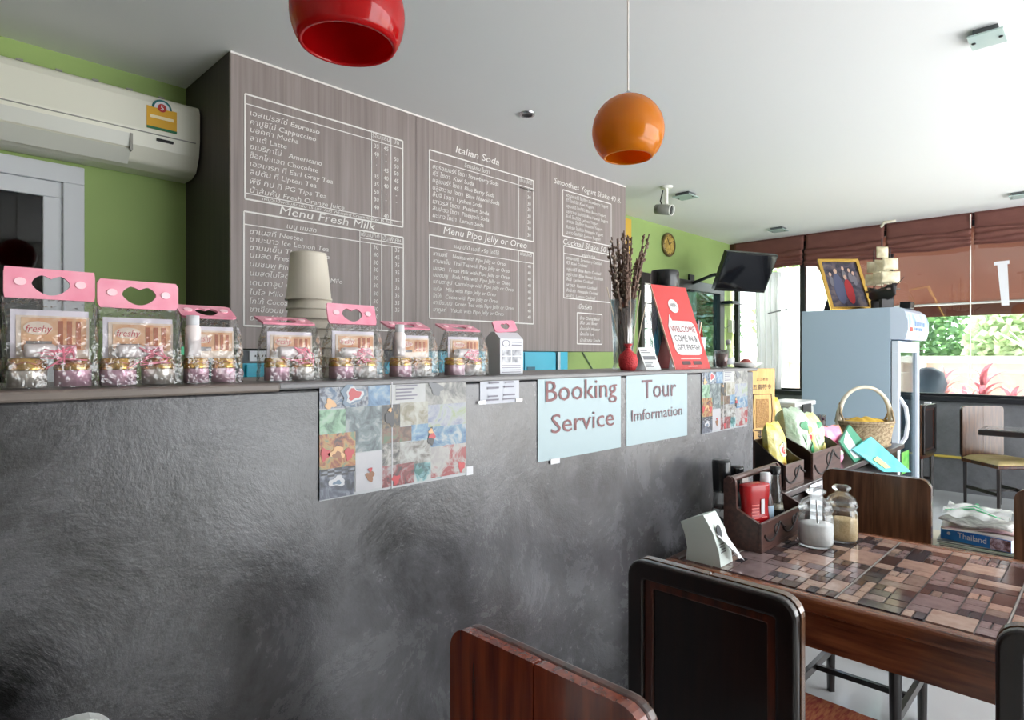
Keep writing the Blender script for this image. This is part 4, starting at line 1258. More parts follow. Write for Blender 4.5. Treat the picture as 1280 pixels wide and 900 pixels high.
for i in range(5):
    a = i * 1.3
    build(MB().tube([(0.03 * math.cos(a), 0.03 * math.sin(a) - 0.02, 0.03), (0.05 * math.cos(a), 0.05 * math.sin(a) - 0.02, 0.14), (0.09 * math.cos(a + 0.3), 0.06 * math.sin(a) - 0.02, 0.27)], 0.0018, 5), 'straw_stem', M('straw', (206, 190, 170), 0.8), t, local=True)
t = thing('red_pouch', 'small round red mesh pouch tied at the top, in front of the vase', 'pouch', (1.80, 1.205, CT))
build(MB().lathe([(0, 0), (0.024, 0.0), (0.031, 0.016), (0.033, 0.036), (0.028, 0.055), (0.010, 0.070), (0.008, 0.078), (0.016, 0.092), (0.002, 0.086)], 20), 'pouch', M('red_mesh', (206, 52, 56), 0.6, 0, (180, 36, 42), 60, bump=0.4, bscale=220), t, local=True)
build(MB().tube([(0.009 * math.cos(a), 0.009 * math.sin(a), 0.074) for a in [k * math.pi / 6 for k in range(13)]], 0.002, 5), 'tie', M('ribbon_red', (216, 70, 80), 0.5), t, local=True)

# little desk notice
pb = PZ(809, 462.5, CT); pb = Vector((1.93, 1.185, CT))
t = thing('desk_notice', 'small grey printed card stand between red pouch and red sign', 'card stand', pb, rz=-0.12)
up = Vector((0, 0.42, 0.907))
build(MB().prism([(-0.042, 0), (0.042, 0), (0.042, 0.088), (-0.042, 0.088)], 0.002, (0, 0, 0), (1, 0, 0), up), 'card', M('notice_grey', (212, 214, 214), 0.5), t, local=True)
build(MB().prism([(-0.042, 0), (0.042, 0), (0.042, 0.085), (-0.042, 0.085)], 0.002, (0, 0.07, 0), (1, 0, 0), Vector((0, -0.42, 0.907))), 'back_leg', M('notice_grey'), t, local=True)
mb = MB()
nrm = up.cross(Vector((1, 0, 0))) * -1
nn = Vector((1, 0, 0)).cross(up)
for z, l in ((0.074, 0.5), (0.066, 0.7), (0.025, 0.6), (0.018, 0.45), (0.011, 0.6)):
    mb.prism([(-0.036, z), (-0.036 + 0.072 * l, z), (-0.036 + 0.072 * l, z + 0.003), (-0.036, z + 0.003)], 0.0008, nn * 0.002, (1, 0, 0), up)
mb.prism([(-0.034, 0.040), (0.034, 0.040), (0.034, 0.054), (-0.034, 0.054)], 0.0008, nn * 0.002, (1, 0, 0), up)
build(mb, 'printing', M('print_charcoal', (110, 112, 116), 0.5), t, local=True)

# red WELCOME board leaning back on its strut
bl_, br_ = PZ(831, 463.3, CT), None
ang = -math.radians(8.4)
t = thing('welcome_board', 'red easel board with white speech bubble reading WELCOME COME IN & GET FRESH!', 'sign', (2.185, 1.165, CT), rz=ang)
W_, H_ = 0.215, 0.35
lean = math.radians(20)
up = Vector((0, math.sin(lean), math.cos(lean)))
nn = Vector((1, 0, 0)).cross(up)
U = (1, 0, 0)
red_b = M('sign_red', (196, 58, 56), 0.4)
build(MB().prism([(-W_ / 2, 0), (W_ / 2, 0), (W_ / 2, H_), (-W_ / 2, H_)], -0.006, (0, 0, 0), U, up), 'panel', red_b, t, local=True)
build(MB().prism([(-W_ / 2 - 0.002, 0), (-W_ / 2, 0), (-W_ / 2, H_), (-W_ / 2 - 0.002, H_)], -0.006, (0, 0, 0), U, up), 'edge', M('board_edge', (236, 196, 176), 0.6), t, local=True)
build(MB().quad((-0.05, 0.012, 0), (0.05, 0.012, 0), Vector((0.05, 0.0, 0)) + up * 0.2 + Vector((0, 0.012, 0)), Vector((-0.05, 0.0, 0)) + up * 0.2 + Vector((0, 0.012, 0))).prism([(-0.04, 0), (0.04, 0), (0.03, 0.215), (-0.03, 0.215)], 0.003, (0, 0.155, 0), U, Vector((0, -0.26, 0.966))), 'strut', M('board_grey', (150, 60, 58), 0.6), t, local=True)


def rrect(w, h, r, cx, cy, n=5):
    out = []
    for (sx_, sy_, a0) in ((1, 1, 0), (-1, 1, 90), (-1, -1, 180), (1, -1, 270)):
        for k in range(n + 1):
            a = math.radians(a0 + 90 * k / n)
            out.append((cx + sx_ * (w / 2 - r) + r * math.cos(a), cy + sy_ * (h / 2 - r) + r * math.sin(a)))
    return out


bubble = MB().prism(rrect(0.165, 0.142, 0.03, 0.005, 0.128), 0.0012, nn * 0.0005, U, up)
bubble.prism([(-0.072, 0.185), (-0.045, 0.195), (-0.052, 0.225)], 0.0012, nn * 0.0005, U, up)
build(bubble, 'speech_bubble', M('bubble_white', (212, 210, 210), 0.5), t, local=True)
build(MB().prism([(-0.028 + 0.029 * math.cos(k * math.pi / 12) + 0.018, 0.262 + 0.029 * math.sin(k * math.pi / 12)) for k in range(24)], 0.0012, nn * 0.0005, U, up), 'logo_disc', M('bubble_white'), t, local=True)
tm = MB()
O = nn * 0.0024
text(tm, 'WELCOME', O + Vector((-0.068, 0, 0)) + up * 0.152, U, up, 0.148, 0.036)
build(tm, 'lettering', M('letter_red', (140, 36, 40), 0.5), t, local=True)
tm = MB()
text(tm, 'COME IN &', O + Vector((-0.062, 0, 0)) + up * 0.113, U, up, 0.138, 0.036)
text(tm, 'GET FRESH!', O + Vector((-0.062, 0, 0)) + up * 0.075, U, up, 0.140, 0.036)
text(tm, 'NISA', O + Vector((-0.028, 0, 0)) + up * 0.258, U, up, 0.036, 0.022)
build(tm, 'lettering', M('letter_grey', (74, 68, 72), 0.5), t, local=True)
tm = MB()
for z, l in ((0.040, 0.12), (0.010, 0.06)):
    tm.prism([(-l / 2, z), (l / 2, z), (l / 2, z + 0.003), (-l / 2, z + 0.003)], 0.001, nn * 0.0005, U, up)
build(tm, 'text_line', M('line_pink', (250, 196, 190), 0.5), t, local=True)
for x in (-0.034, 0.034):
    build(MB().prism(rrect(0.05, 0.014, 0.003, x, 0.025), 0.001, nn * 0.0005, U, up), 'badge', M('badge_dark', (70, 40, 42), 0.4), t, local=True)

# plastic cup of wrapped straws and packets behind the red board
t = thing('straw_cup', 'tall plastic cup crammed with wrapped snacks beside the red sign', 'cup', (2.45, 1.30, CT))
build(MB().lathe([(0, 0), (0.036, 0), (0.046, 0.13), (0.044, 0.13), (0.034, 0.004), (0, 0.004)], 20), 'cup', M('cup_white_blue', (206, 226, 232), 0.3), t, local=True)
rs = random.Random(3)
for i in range(9):
    a = rs.uniform(0, 6.28); r1 = rs.uniform(0.01, 0.05)
    build(MB().box((0.02 * math.cos(a) + r1 * 0.4 * math.cos(a), 0.02 * math.sin(a), 0.11 + rs.uniform(0, 0.06)), (0.016, 0.005, 0.09), Matrix.Rotation(rs.uniform(-0.4, 0.4), 3, 'Y') @ rotz(a)), 'packet', M('packet_%d' % (i % 3), ((170, 60, 50), (196, 170, 140), (110, 120, 130))[i % 3], 0.35), t, local=True)
t = thing('red_glass', 'short glass of dark red syrup beside the clear bottle', 'glass', (2.47, 1.19, CT))
build(MB().lathe([(0, 0), (0.024, 0), (0.03, 0.075), (0.028, 0.075), (0.022, 0.004), (0, 0.004)], 20), 'tumbler', jar_glass, t, local=True)
build(MB().lathe([(0, 0.005), (0.0215, 0.005), (0.0265, 0.06), (0, 0.06)], 20), 'syrup', M('syrup_red', (150, 40, 42), 0.2, 0, (196, 150, 130), 40), t, local=True)
t = thing('glass_bottle', 'small clear glass bottle with a stopper next to the saucer', 'bottle', (2.565, 1.205, CT))
build(MB().lathe([(0, 0), (0.022, 0), (0.026, 0.012), (0.026, 0.045), (0.012, 0.078), (0.0095, 0.088), (0.0095, 0.1), (0.013, 0.102), (0.013, 0.106)], 20), 'vessel', jar_glass, t, local=True)
build(MB().lathe([(0, 0.1), (0.009, 0.1), (0.012, 0.108), (0.012, 0.118), (0, 0.122)], 16), 'stopper', M('stopper_grey', (170, 170, 166), 0.3), t, local=True)
build(MB().lathe([(0.0262, 0.014), (0.0262, 0.04)], 20), 'label', paper, t, local=True)
t = thing('saucer', 'white saucer overhanging the counter end', 'saucer', (2.62, 1.15, CT))
build(MB().lathe([(0, 0.0), (0.03, 0.0), (0.045, 0.006), (0.066, 0.02), (0.064, 0.022), (0.042, 0.009), (0, 0.006)], 28), 'dish', M('porcelain', (236, 236, 234), 0.25), t, local=True)
t = thing('red_cloth', 'folded dull red cloth lying in the white saucer', 'cloth', (2.615, 1.15, CT + 0.007))
build(MB().grid(lambda u, v: (-0.036 + 0.072 * u, -0.03 + 0.06 * v, 0.026 * math.sin(math.pi * u) * math.sin(math.pi * v) + 0.003 * math.sin(u * 22) + 0.003), 14, 12), 'fold', M('dull_red', (168, 84, 80), 0.8), t, local=True, solid=0.003)

# coffee grinder behind the board, on the work surface of the bar
struct_top = thing('work_counter', 'work surface behind the bar counter', 'counter', (1.2, 1.7, 0))
build(MB().bb(-1.8, 3.1, 1.50, 1.95, 0.86, 0.9), 'worktop', M('steel_top', (150, 152, 154), 0.3, 0.8), struct_top, bevel=0.003)
build(MB().bb(-1.8, 3.1, 1.64, 1.93, 0.0, 0.86), 'body', M('slate'), struct_top)
gp = Vector((2.914, 1.72, 0.9))
t = thing('coffee_grinder', 'coffee grinder with black lidded clear hopper behind the red sign', 'coffee grinder', gp)
build(MB().box((0, 0, 0.25), (0.15, 0.18, 0.5)), 'body', M('grinder_grey', (176, 180, 184), 0.35, 0.4), t, local=True, bevel=0.015)
build(MB().lathe([(0.05, 0.5), (0.055, 0.56), (0.07, 0.66), (0.07, 0.865)], 24), 'hopper', film('smoke_glass', (90, 96, 104), 0.25, 0.04), t, local=True)
build(MB().lathe([(0.0, 0.955), (0.07, 0.952), (0.073, 0.94), (0.073, 0.865), (0.07, 0.86)], 24), 'lid', black_gloss, t, local=True)
build(MB().box((-0.08, -0.12, 0.3), (0.05, 0.06, 0.16)), 'spout', black_gloss, t, local=True, bevel=0.01)
# ------------------------------------------------------------------ television, clock, wall boxes
tv = thing('television', 'black flat television tilted down on a wall bracket', 'television', (0, 0, 0))
cpt = PT(933, 341, 6.55)
tv.location = cpt
th_ = math.radians(90 - 44.4 - 68 + 44.4)
edge_a = YAW - math.radians(68)            # world angle of the lower edge direction
tilt = math.radians(28)
U = Vector((math.cos(edge_a), math.sin(edge_a), 0))
Nh = Vector((U.y, -U.x, 0))                 # horizontal facing direction, towards the room
if Nh.dot(-cpt) < 0: Nh = -Nh
UPV = (Vector((0, 0, 1)) * math.cos(tilt) + Nh * math.sin(tilt)).normalized()
NV = U.cross(UPV)
if NV.dot(Nh) < 0: NV = -NV
tw, thh = 0.68, 0.43
build(MB().prism([(-tw / 2, -thh / 2), (tw / 2, -thh / 2), (tw / 2, thh / 2), (-tw / 2, thh / 2)], 0.05, -NV * 0.05, U, UPV, NV), 'casing', black_gloss, tv, local=True, bevel=0.006)
build(MB().prism([(-tw / 2 + 0.018, -thh / 2 + 0.03), (tw / 2 - 0.018, -thh / 2 + 0.03), (tw / 2 - 0.018, thh / 2 - 0.018), (-tw / 2 + 0.018, thh / 2 - 0.018)], 0.002, (0, 0, 0), U, UPV, NV), 'screen', M('screen_black', (20, 22, 28), 0.06, spec=0.8), tv, local=True)
wallp = Vector((cpt.x + 0.3, YW - 0.03, cpt.z - 0.02)) - cpt
build(MB().tube([-NV * 0.05, wallp * 0.5 - NV * 0.1, wallp], 0.02, 8), 'arm', black_matt, tv, local=True)
build(MB().box(wallp + Vector((0, 0.02, 0)), (0.12, 0.02, 0.2)), 'wall_plate', black_matt, tv, local=True)

cp = PY(836, 306, YW - 0.02)
t = thing('wall_clock', 'round wall clock with brass rim and golden dial on the green wall', 'clock', (cp.x, YW, cp.z - 0.13))
Ry = Matrix.Rotation(math.radians(90), 3, 'X')
build(MB().lathe([(0.0, 0.005), (0.13, 0.005), (0.135, 0.02), (0.125, 0.035), (0.112, 0.03)], 32, (0, 0, 0.13), Ry), 'rim', M('clock_rim', (120, 104, 70), 0.3, 0.7), t, local=True)
build(MB().lathe([(0.0, 0.026), (0.114, 0.026)], 32, (0, 0, 0.13), Ry), 'dial', M('dial_gold', (206, 176, 92), 0.5, 0, (160, 128, 60), 26), t, local=True)
for a, l in ((0.9, 0.06), (-0.6, 0.085)):
    build(MB().box((math.sin(a) * l / 2, -0.031, 0.13 + math.cos(a) * l / 2), (0.008, 0.003, l), Matrix.Rotation(a, 3, 'Y')), 'hand', M('clock_dark', (60, 46, 30), 0.5), t, local=True)
for k in range(12):
    a = k * math.pi / 6
    build(MB().box((0.1 * math.sin(a), -0.029, 0.13 + 0.1 * math.cos(a)), (0.006, 0.003, 0.014), Matrix.Rotation(a, 3, 'Y')), 'hour_mark', M('clock_dark'), t, local=True)
bx = PY(916, 408, YW - 0.03)
t = thing('junction_box', 'white junction box with a black plug on the green wall below the television', 'electric box', (bx.x, YW, bx.z - 0.08))
build(MB().bb(-0.085, 0.085, -0.06, 0, 0, 0.16), 'box', white_plastic, t, local=True, bevel=0.006)
build(MB().tube([(0.02, -0.06, 0.11), (0.02, -0.1, 0.11)], 0.016, 8), 'plug', black_matt, t, local=True)
build(MB().tube([(0.02, -0.1, 0.11), (0.12, -0.09, 0.16), (0.13, -0.03, 0.4), (0.1, -0.02, 0.6)], 0.006, 6), 'cable', black_matt, t, local=True)
build(MB().tube([(-0.05, -0.03, 0.1), (-0.2, -0.02, 0.05), (-0.28, -0.02, 0.12)], 0.004, 6), 'thin_cable', M('cable_grey'), t, local=True)
sp = PY(912, 380, YW - 0.1)
t = thing('wall_shelf', 'small black bracket shelf with set-top box under the television', 'shelf', (sp.x, YW, sp.z))
build(MB().bb(-0.12, 0.14, -0.2, 0, -0.01, 0.004), 'board', black_gloss, t, local=True)
build(MB().bb(-0.08, 0.1, -0.17, -0.03, 0.004, 0.035), 'box', black_matt, t, local=True, bevel=0.003)

# ------------------------------------------------------------------ dining table with mosaic top
TX0, TX1, TY0, TY1 = 1.78, 2.59, -0.40, 1.065
tb = thing('dining_table', 'dark wooden dining table with a glossy brown mosaic tile top', 'table', ((TX0 + TX1) / 2, (TY0 + TY1) / 2, 0))
RW = 0.045


def rail(x0, x1, y0, y1, m):
    return build(MB().bb(x0, x1, y0, y1, TZ - 0.045, TZ), 'edge_rail', m, tb, bevel=0.012, seg=3)


rail(TX0, TX0 + RW, TY0, TY1, lit_wood_y); rail(TX1 - RW, TX1, TY0, TY1, lit_wood_y)
rail(TX0 + RW, TX1 - RW, TY0, TY0 + RW, dark_wood_x); rail(TX0 + RW, TX1 - RW, TY1 - RW, TY1, dark_wood_x)
build(MB().bb(TX0 + 0.03, TX0 + 0.055, TY0 + 0.03, TY1 - 0.03, TZ - 0.15, TZ - 0.045), 'apron', lit_wood_y, tb, bevel=0.003)
build(MB().bb(TX1 - 0.055, TX1 - 0.03, TY0 + 0.03, TY1 - 0.03, TZ - 0.15, TZ - 0.045), 'apron', lit_wood_y, tb, bevel=0.003)
build(MB().bb(TX0 + 0.055, TX1 - 0.055, TY0 + 0.03, TY0 + 0.055, TZ - 0.15, TZ - 0.045), 'apron', dark_wood_x, tb, bevel=0.003)
build(MB().bb(TX0 + 0.055, TX1 - 0.055, TY1 - 0.055, TY1 - 0.03, TZ - 0.15, TZ - 0.045), 'apron', dark_wood_x, tb, bevel=0.003)
for x in (TX0 + 0.035, TX1 - 0.105):
    for y in (TY0 + 0.035, TY1 - 0.105):
        build(MB().bb(x, x + 0.07, y, y + 0.07, 0, TZ - 0.045), 'leg', black_wood, tb, bevel=0.006)
build(MB().bb(TX0 + RW, TX1 - RW, TY0 + RW, TY1 - RW, TZ - 0.03, TZ - 0.0045), 'grout_bed', M('grout', (52, 42, 42), 0.45), tb)
tile_cols = [('tile_tan', (184, 158, 144), (162, 132, 118)), ('tile_mauve', (140, 120, 120), (118, 98, 98)), ('tile_cocoa', (84, 60, 56), (66, 46, 44)),
             ('tile_charcoal', (70, 64, 70), (52, 46, 52)), ('tile_rose', (184, 150, 136), (160, 128, 114)), ('tile_taupe', (146, 126, 116), (124, 102, 94))]
tile_me = []
for nm, c1, c2 in tile_cols:
    tile_me.append(MB().box((0, 0, 0), (1, 1, 1)).mesh('mosaic_tile', M(nm, c1, 0.09, 0, c2, 3, (1, 1, 1), 0.0, coat=0.5)))
rt = random.Random(77)


def mosaic(x0, x1, y0, y1):
    n = 7
    ny = max(1, round((y1 - y0) / ((x1 - x0) / n)))
    cx, cy = (x1 - x0) / n, (y1 - y0) / ny
    used = [[False] * ny for _ in range(n)]
    for i in range(n):
        for j in range(ny):
            if used[i][j]: continue
            opts = [(1, 1)] * 9 + [(2, 1), (1, 2), (2, 2)] + ([(3, 2)] if rt.random() < 0.35 else [])
            rt.shuffle(opts)
            for (a, b) in opts:
                if i + a <= n and j + b <= ny and not any(used[i + p][j + q] for p in range(a) for q in range(b)):
                    break
            else:
                a, b = 1, 1
            for p in range(a):
                for q in range(b): used[i + p][j + q] = True
            xa, xb, ya, yb = x0 + i * cx, x0 + (i + a) * cx, y0 + j * cy, y0 + (j + b) * cy
            parts = [(xa, xb, ya, yb)]
            if a == 1 and b == 1 and rt.random() < 0.4:
                ym = (ya + yb) / 2
                parts = [(xa, xb, ya, ym), (xa, xb, ym, yb)]
            for (xa, xb, ya, yb) in parts:
                big = a * b >= 4
                k = rt.choice([0, 5, 4, 1] if big else [0, 1, 2, 2, 3, 3, 4, 5, 1])
                o = put('mosaic_tile', tile_me[k], tb)
                o.location = Vector(((xa + xb) / 2, (ya + yb) / 2, TZ - 0.0035 + rt.uniform(-0.0004, 0.0004))) - tb.location
                o.scale = (xb - xa - 0.004, yb - ya - 0.004, 0.006)


gx = [TX0 + RW + 0.002, (TX0 + TX1) / 2, TX1 - RW - 0.002]
gy = [TY0 + RW + 0.002, -0.165, 0.195, 0.555, 0.915, TY1 - RW - 0.002]
for i in range(2):
    for j in range(5):
        mosaic(gx[i] + 0.0015, gx[i + 1] - 0.0015, gy[j] + 0.002, gy[j + 1] - 0.002)
for y in gy[1:5]:
    build(MB().bb(gx[0], gx[2], y - 0.0022, y + 0.0022, TZ - 0.006, TZ - 0.0006), 'joint_strip', M('joint_grey', (150, 142, 138), 0.3), tb)
build(MB().bb(gx[1] - 0.002, gx[1] + 0.002, gy[0], gy[5], TZ - 0.006, TZ - 0.0012), 'joint_strip', M('joint_dark', (70, 60, 58), 0.3), tb)


# ------------------------------------------------------------------ chairs
plaid = M('cushion_plaid', (138, 46, 44), 0.9, 0, (176, 110, 70), 30, (1, 6, 1), 0.2, 200)
olive = M('cushion_olive', (150, 142, 112), 0.9, 0, (128, 118, 90), 20, None, 0.2, 200)
straw_c = M('cushion_straw', (186, 166, 112), 0.9, 0, (206, 186, 140), 9, None, 0.2, 150)


def chair(label, loc, yaw, cushion, red=False, w=0.39, zt=0.93, dp=0.44):
    t = thing('dining_chair', label, 'chair', (loc[0], loc[1], 0), yaw, 'dark wooden dining chairs')
    pm = wood('chair_plank_red', (86, 28, 13), (146, 62, 32), 0.15, 0.6, 'z') if red else wood('chair_plank', (64, 40, 28), (114, 80, 58), 0.25, 0.5, 'z')
    z0 = 0.44
    hw = w / 2
    for s in (-1, 1):
        r = 0.04
        pl = [(s * 0.0015, z0), (s * hw, z0)]
        for k in range(7):
            a = math.radians(90 * k / 6)
            pl.append((s * (hw - r + r * math.cos(a)), zt - r + r * math.sin(a)))
        pl.append((s * 0.0015, zt))
        if s < 0: pl = pl[::-1]
        build(MB().prism(pl, 0.020, (0.0, 0, 0), (0, 1, 0), (0, 0, 1), (1, 0, 0)), 'back_plank', pm, t, local=True, bevel=0.004)
    n = 6
    hB = zt - z0 - 0.001
    outer = rrect(w - 0.002, hB, 0.04, 0, (zt + z0) / 2, n)
    inner = rrect(w - 0.085, hB - 0.085, 0.006, 0, (zt + z0) / 2, n)
    build(MB().ring(outer, inner, 0.024, (-0.0245, 0, 0), (0, 1, 0), (0, 0, 1), (1, 0, 0)), 'back_frame', black_wood if not red else dark_wood, t, local=True, bevel=0.007, seg=3)
    outer2 = rrect(w - 0.083, hB - 0.083, 0.006, 0, (zt + z0) / 2, n)
    inner2 = rrect(w - 0.125, hB - 0.125, 0.004, 0, (zt + z0) / 2, n)
    build(MB().ring(outer2, inner2, 0.013, (-0.0135, 0, 0), (0, 1, 0), (0, 0, 1), (1, 0, 0)), 'bead', dark_wood, t, local=True, bevel=0.004)
    build(MB().bb(-0.006, -0.0005, -hw + 0.05, hw - 0.05, z0 + 0.05, zt - 0.05), 'rear_panel', black_wood, t, local=True)
    build(MB().bb(-0.005, dp, -hw, hw, 0.405, 0.44), 'seat', dark_wood, t, local=True, bevel=0.008)
    for (x, y) in ((0.012, -hw + 0.03), (0.012, hw - 0.03), (dp - 0.03, -hw + 0.03), (dp - 0.03, hw - 0.03)):
        build(MB().tube([(x, y, 0), (x, y, 0.41)], [0.017, 0.023], 4), 'leg', black_wood, t, local=True, bevel=0.004)
    for y in (-hw + 0.03, hw - 0.03):
        build(MB().bb(0.03, dp - 0.05, y - 0.009, y + 0.009, 0.16, 0.19), 'stretcher', black_wood, t, local=True)
    build(MB().bb(0.2, 0.218, -hw + 0.04, hw - 0.04, 0.165, 0.185), 'stretcher', black_wood, t, local=True)

    def cu(u, v, top=True):
        x = 0.03 + (dp - 0.02) * u; y = (-hw - 0.005) + (w + 0.01) * v
        e = (1 - (2 * u - 1) ** 6) * (1 - (2 * v - 1) ** 6)
        d = 0.006 * math.sin(u * 3.1 * 2) * math.sin(v * 3.1 * 2)
        return (x, y, 0.4405 + (0.012 + 0.032 * e ** 0.5 + d if top else 0.0))
    mb = MB().grid(lambda u, v: cu(u, v), 14, 14)
    mb.grid(lambda u, v: cu(v, u, False), 14, 14)
    m2 = 15 * 15
    idx = [i * 15 for i in range(15)] + [14 * 15 + j for j in range(1, 15)] + [i * 15 + 14 for i in range(13, -1, -1)] + [j for j in range(13, 0, -1)]

    def low(i):
        a, b = divmod(i, 15)
        return m2 + b * 15 + a
    q = len(idx)
    for i in range(q):
        a, b = idx[i], idx[(i + 1) % q]
        mb.f.append((a, low(a), low(b), b)); mb.sm.append(True)
    build(mb, 'cushion', cushion, t, local=True)
    return t


chair('reddish glossy chair in the foreground with its two back planks facing the camera', (0.72, 0.64), math.pi, olive, True, 0.395)
chair('near black chair seen from behind, pushed to the table with a red plaid cushion', (1.25, 0.632), 0.0, plaid, False, 0.385, 0.93, 0.56)
chair('dark chair cut off by the lower right corner of the picture', (1.40, -0.035), 0.04, olive, False, 0.385)
chair('brown plank chair across the table behind the sugar jars', (2.80, 0.70), math.pi, olive, False, 0.385)
chair('brown plank chair across the table cut off by the right edge', (2.84, 0.075), math.pi, olive, False, 0.385)
chair('far brown chair with straw coloured cushion under the window sill', (7.30, 0.93), math.radians(225), straw_c, False, 0.39)
chair('far dark chair half hidden by the fridge door, seen edge on', (7.20, 1.34), math.radians(86), straw_c, False, 0.39)
tag(build(MB().box((7.22, 1.345, 0.94), (0.07, 0.05, 0.016)), 'white_tag', paper), 'white tag on top of the far chair beside the fridge', 'tag')

# far table at the right edge
ft = thing('far_table', 'far dining table with dark edge and grey reflective top at the right edge', 'table', (7.0, 0.3, 0))
fx0, fx1, fy0, fy1, fz = 6.70, 7.12, -0.5, 0.88, 0.765
build(MB().bb(fx0, fx1, fy0, fy1, fz - 0.055, fz - 0.004), 'top_frame', black_wood, ft, bevel=0.008)
build(MB().bb(fx0 + 0.04, fx1 - 0.04, fy0 + 0.04, fy1 - 0.04, fz - 0.006, fz), 'tile_top', M('far_tile', (150, 150, 150), 0.12, 0, (96, 92, 92), 9), ft)
for x in (fx0 + 0.05, fx1 - 0.12):
    for y in (fy0 + 0.05, fy1 - 0.62):
        build(MB().bb(x, x + 0.065, y, y + 0.065, 0, fz - 0.055), 'leg', black_wood, ft, bevel=0.006)

# ------------------------------------------------------------------ on the table: napkin box
nx0, nx1 = 1.832, 1.915
t = thing('napkin_dispenser', 'white plastic napkin dispenser leaning back with a paper napkin pulled out', 'napkin box', (1.875, 0.955, TZ))
poly = [(0.885, 0), (0.892, 0.05), (0.912, 0.105), (0.944, 0.155), (0.985, 0.140), (1.024, 0.120), (1.008, 0.08), (1.000, 0.04), (1.005, 0.0)]
nap = M('napkin_box', (222, 232, 226), 0.35)
build(MB().prism([(p[0] - 0.955, p[1]) for p in poly], nx1 - nx0, (nx0 - 1.875, 0, 0), (0, 1, 0), (0, 0, 1), (1, 0, 0)), 'box', nap, t, local=True, bevel=0.004)
fu = Vector((0, 0.915 - 0.885, 0.105)).normalized()
fo = Vector((0, 0.892 - 0.955 - 0.002, 0.03))
fn = Vector((1, 0, 0)).cross(fu)
build(MB().prism([(-0.012 + 0.014 * math.cos(k * math.pi / 8), 0.075 + 0.022 * math.sin(k * math.pi / 8)) for k in range(16)], 0.002, fo + fn * 0.004, (1, 0, 0), fu), 'slot', M('slot_dark', (60, 62, 66), 0.6), t, local=True)
mb = MB()
for k in range(4): mb.prism([(-0.03, 0.012 + k * 0.008), (0.0, 0.012 + k * 0.008), (0.0, 0.0145 + k * 0.008), (-0.03, 0.0145 + k * 0.008)], 0.002, fo + fn * 0.003, (1, 0, 0), fu)
build(mb, 'small_print', M('print_charcoal'), t, local=True)
build(MB().grid(lambda u, v: (-0.03 + 0.055 * u + 0.02 * v, -0.045 - 0.062 * v + 0.008 * math.sin(u * 3), 0.10 - 0.055 * v - 0.035 * u * v + 0.004 * math.sin(u * 9)), 8, 8), 'napkin', M('napkin_white', (238, 240, 242), 0.8), t, local=True, solid=0.001)

# pepper mills between the rack and the wall
for (x, y, h, r, lab) in ((2.125, 1.025, 0.285, 0.034, 'tall pepper mill with black cap and clear labelled body'), (2.26, 1.03, 0.245, 0.027, 'shorter dark mill standing behind the condiment rack')):
    t = thing('pepper_mill', lab, 'pepper mill', (x, y, TZ), group='mills on the table')
    build(MB().lathe([(0, 0), (r * 0.95, 0), (r, 0.01), (r * 0.86, h * 0.62), (r * 0.6, h * 0.64)], 20), 'body', jar_glass if h > 0.27 else black_gloss, t, local=True)
    build(MB().lathe([(0, 0.004), (r * 0.86, 0.004), (r * 0.78, h * 0.42), (0, h * 0.42)], 20), 'peppercorns', M('peppercorn', (46, 40, 36), 0.8, 0, (24, 20, 18), 160), t, local=True)
    build(MB().lathe([(r * 1.01, h * 0.12), (r * 0.93, h * 0.40)], 20), 'label', M('mill_label', (210, 214, 216), 0.5, 0, (60, 64, 70), 50, lo=0.5, hi=0.6), t, local=True)
    build(MB().lathe([(r * 0.80, h * 0.60), (r * 0.86, h * 0.64), (r * 0.98, h * 0.97), (r * 0.9, h), (0, h)], 20), 'cap', black_gloss, t, local=True)

# condiment rack
rk = thing('condiment_rack', 'dark wooden condiment rack with a handle bar and carved scroll front', 'rack', (2.26, 0.92, TZ))
rx0, rx1, ry0, ry1 = 2.06, 2.46, 0.852, 0.985
rw = wood('rack_wood', (58, 36, 32), (92, 62, 54), 0.35, 0.3, 'x')
build(MB().bb(rx0, rx1, ry0, ry1, TZ, TZ + 0.012), 'base', rw, rk)
build(MB().bb(rx0, rx1, ry0, ry0 + 0.012, TZ + 0.012, TZ + 0.098), 'front', rw, rk, bevel=0.002)
for x in (rx0, rx1 - 0.014):
    build(MB().prism([(ry0 + 0.012, 0.012), (ry1, 0.012), (ry1, 0.23), (ry1 - 0.012, 0.243), (ry1 - 0.032, 0.243), (ry1 - 0.042, 0.23), (ry1 - 0.046, 0.135), (ry0 + 0.012, 0.098)], 0.014, (x, 0, TZ), (0, 1, 0), (0, 0, 1), (1, 0, 0)), 'end_panel', rw, rk, bevel=0.003)
build(MB().tube([(rx0 - 0.005, ry1 - 0.022, TZ + 0.232), (rx1 + 0.005, ry1 - 0.022, TZ + 0.232)], 0.011, 10), 'handle_bar', rw, rk)
build(MB().bb(rx0 + 0.014, rx1 - 0.014, ry1 - 0.010, ry1, TZ + 0.012, TZ + 0.11), 'back', rw, rk)


def scroll(cx, cy, cz, s, parent, m, r=0.004, local=False):
    pts = []
    for k in range(34):
        a = -2.6 + k * 0.16
        rad = 0.25 + 0.023 * k
        pts.append((cx + s * 1.6 * (-1.1 + 0.066 * k) + s * 0.28 * math.cos(a * 1.6), cy, cz + s * 0.55 * math.sin(a * 1.25) * (0.5 + 0.5 * abs(math.sin(k * 0.1)))))
    build(MB().tube(pts, r, 6), 'scroll', m, parent, local=local)
    build(MB().tube([(cx + s * 0.1 + s * 0.35 * math.cos(k * 0.5), cy, cz + s * 0.1 + s * 0.3 * math.sin(k * 0.5)) for k in range(10)], r * 0.8, 6), 'scroll', m, parent, local=local)


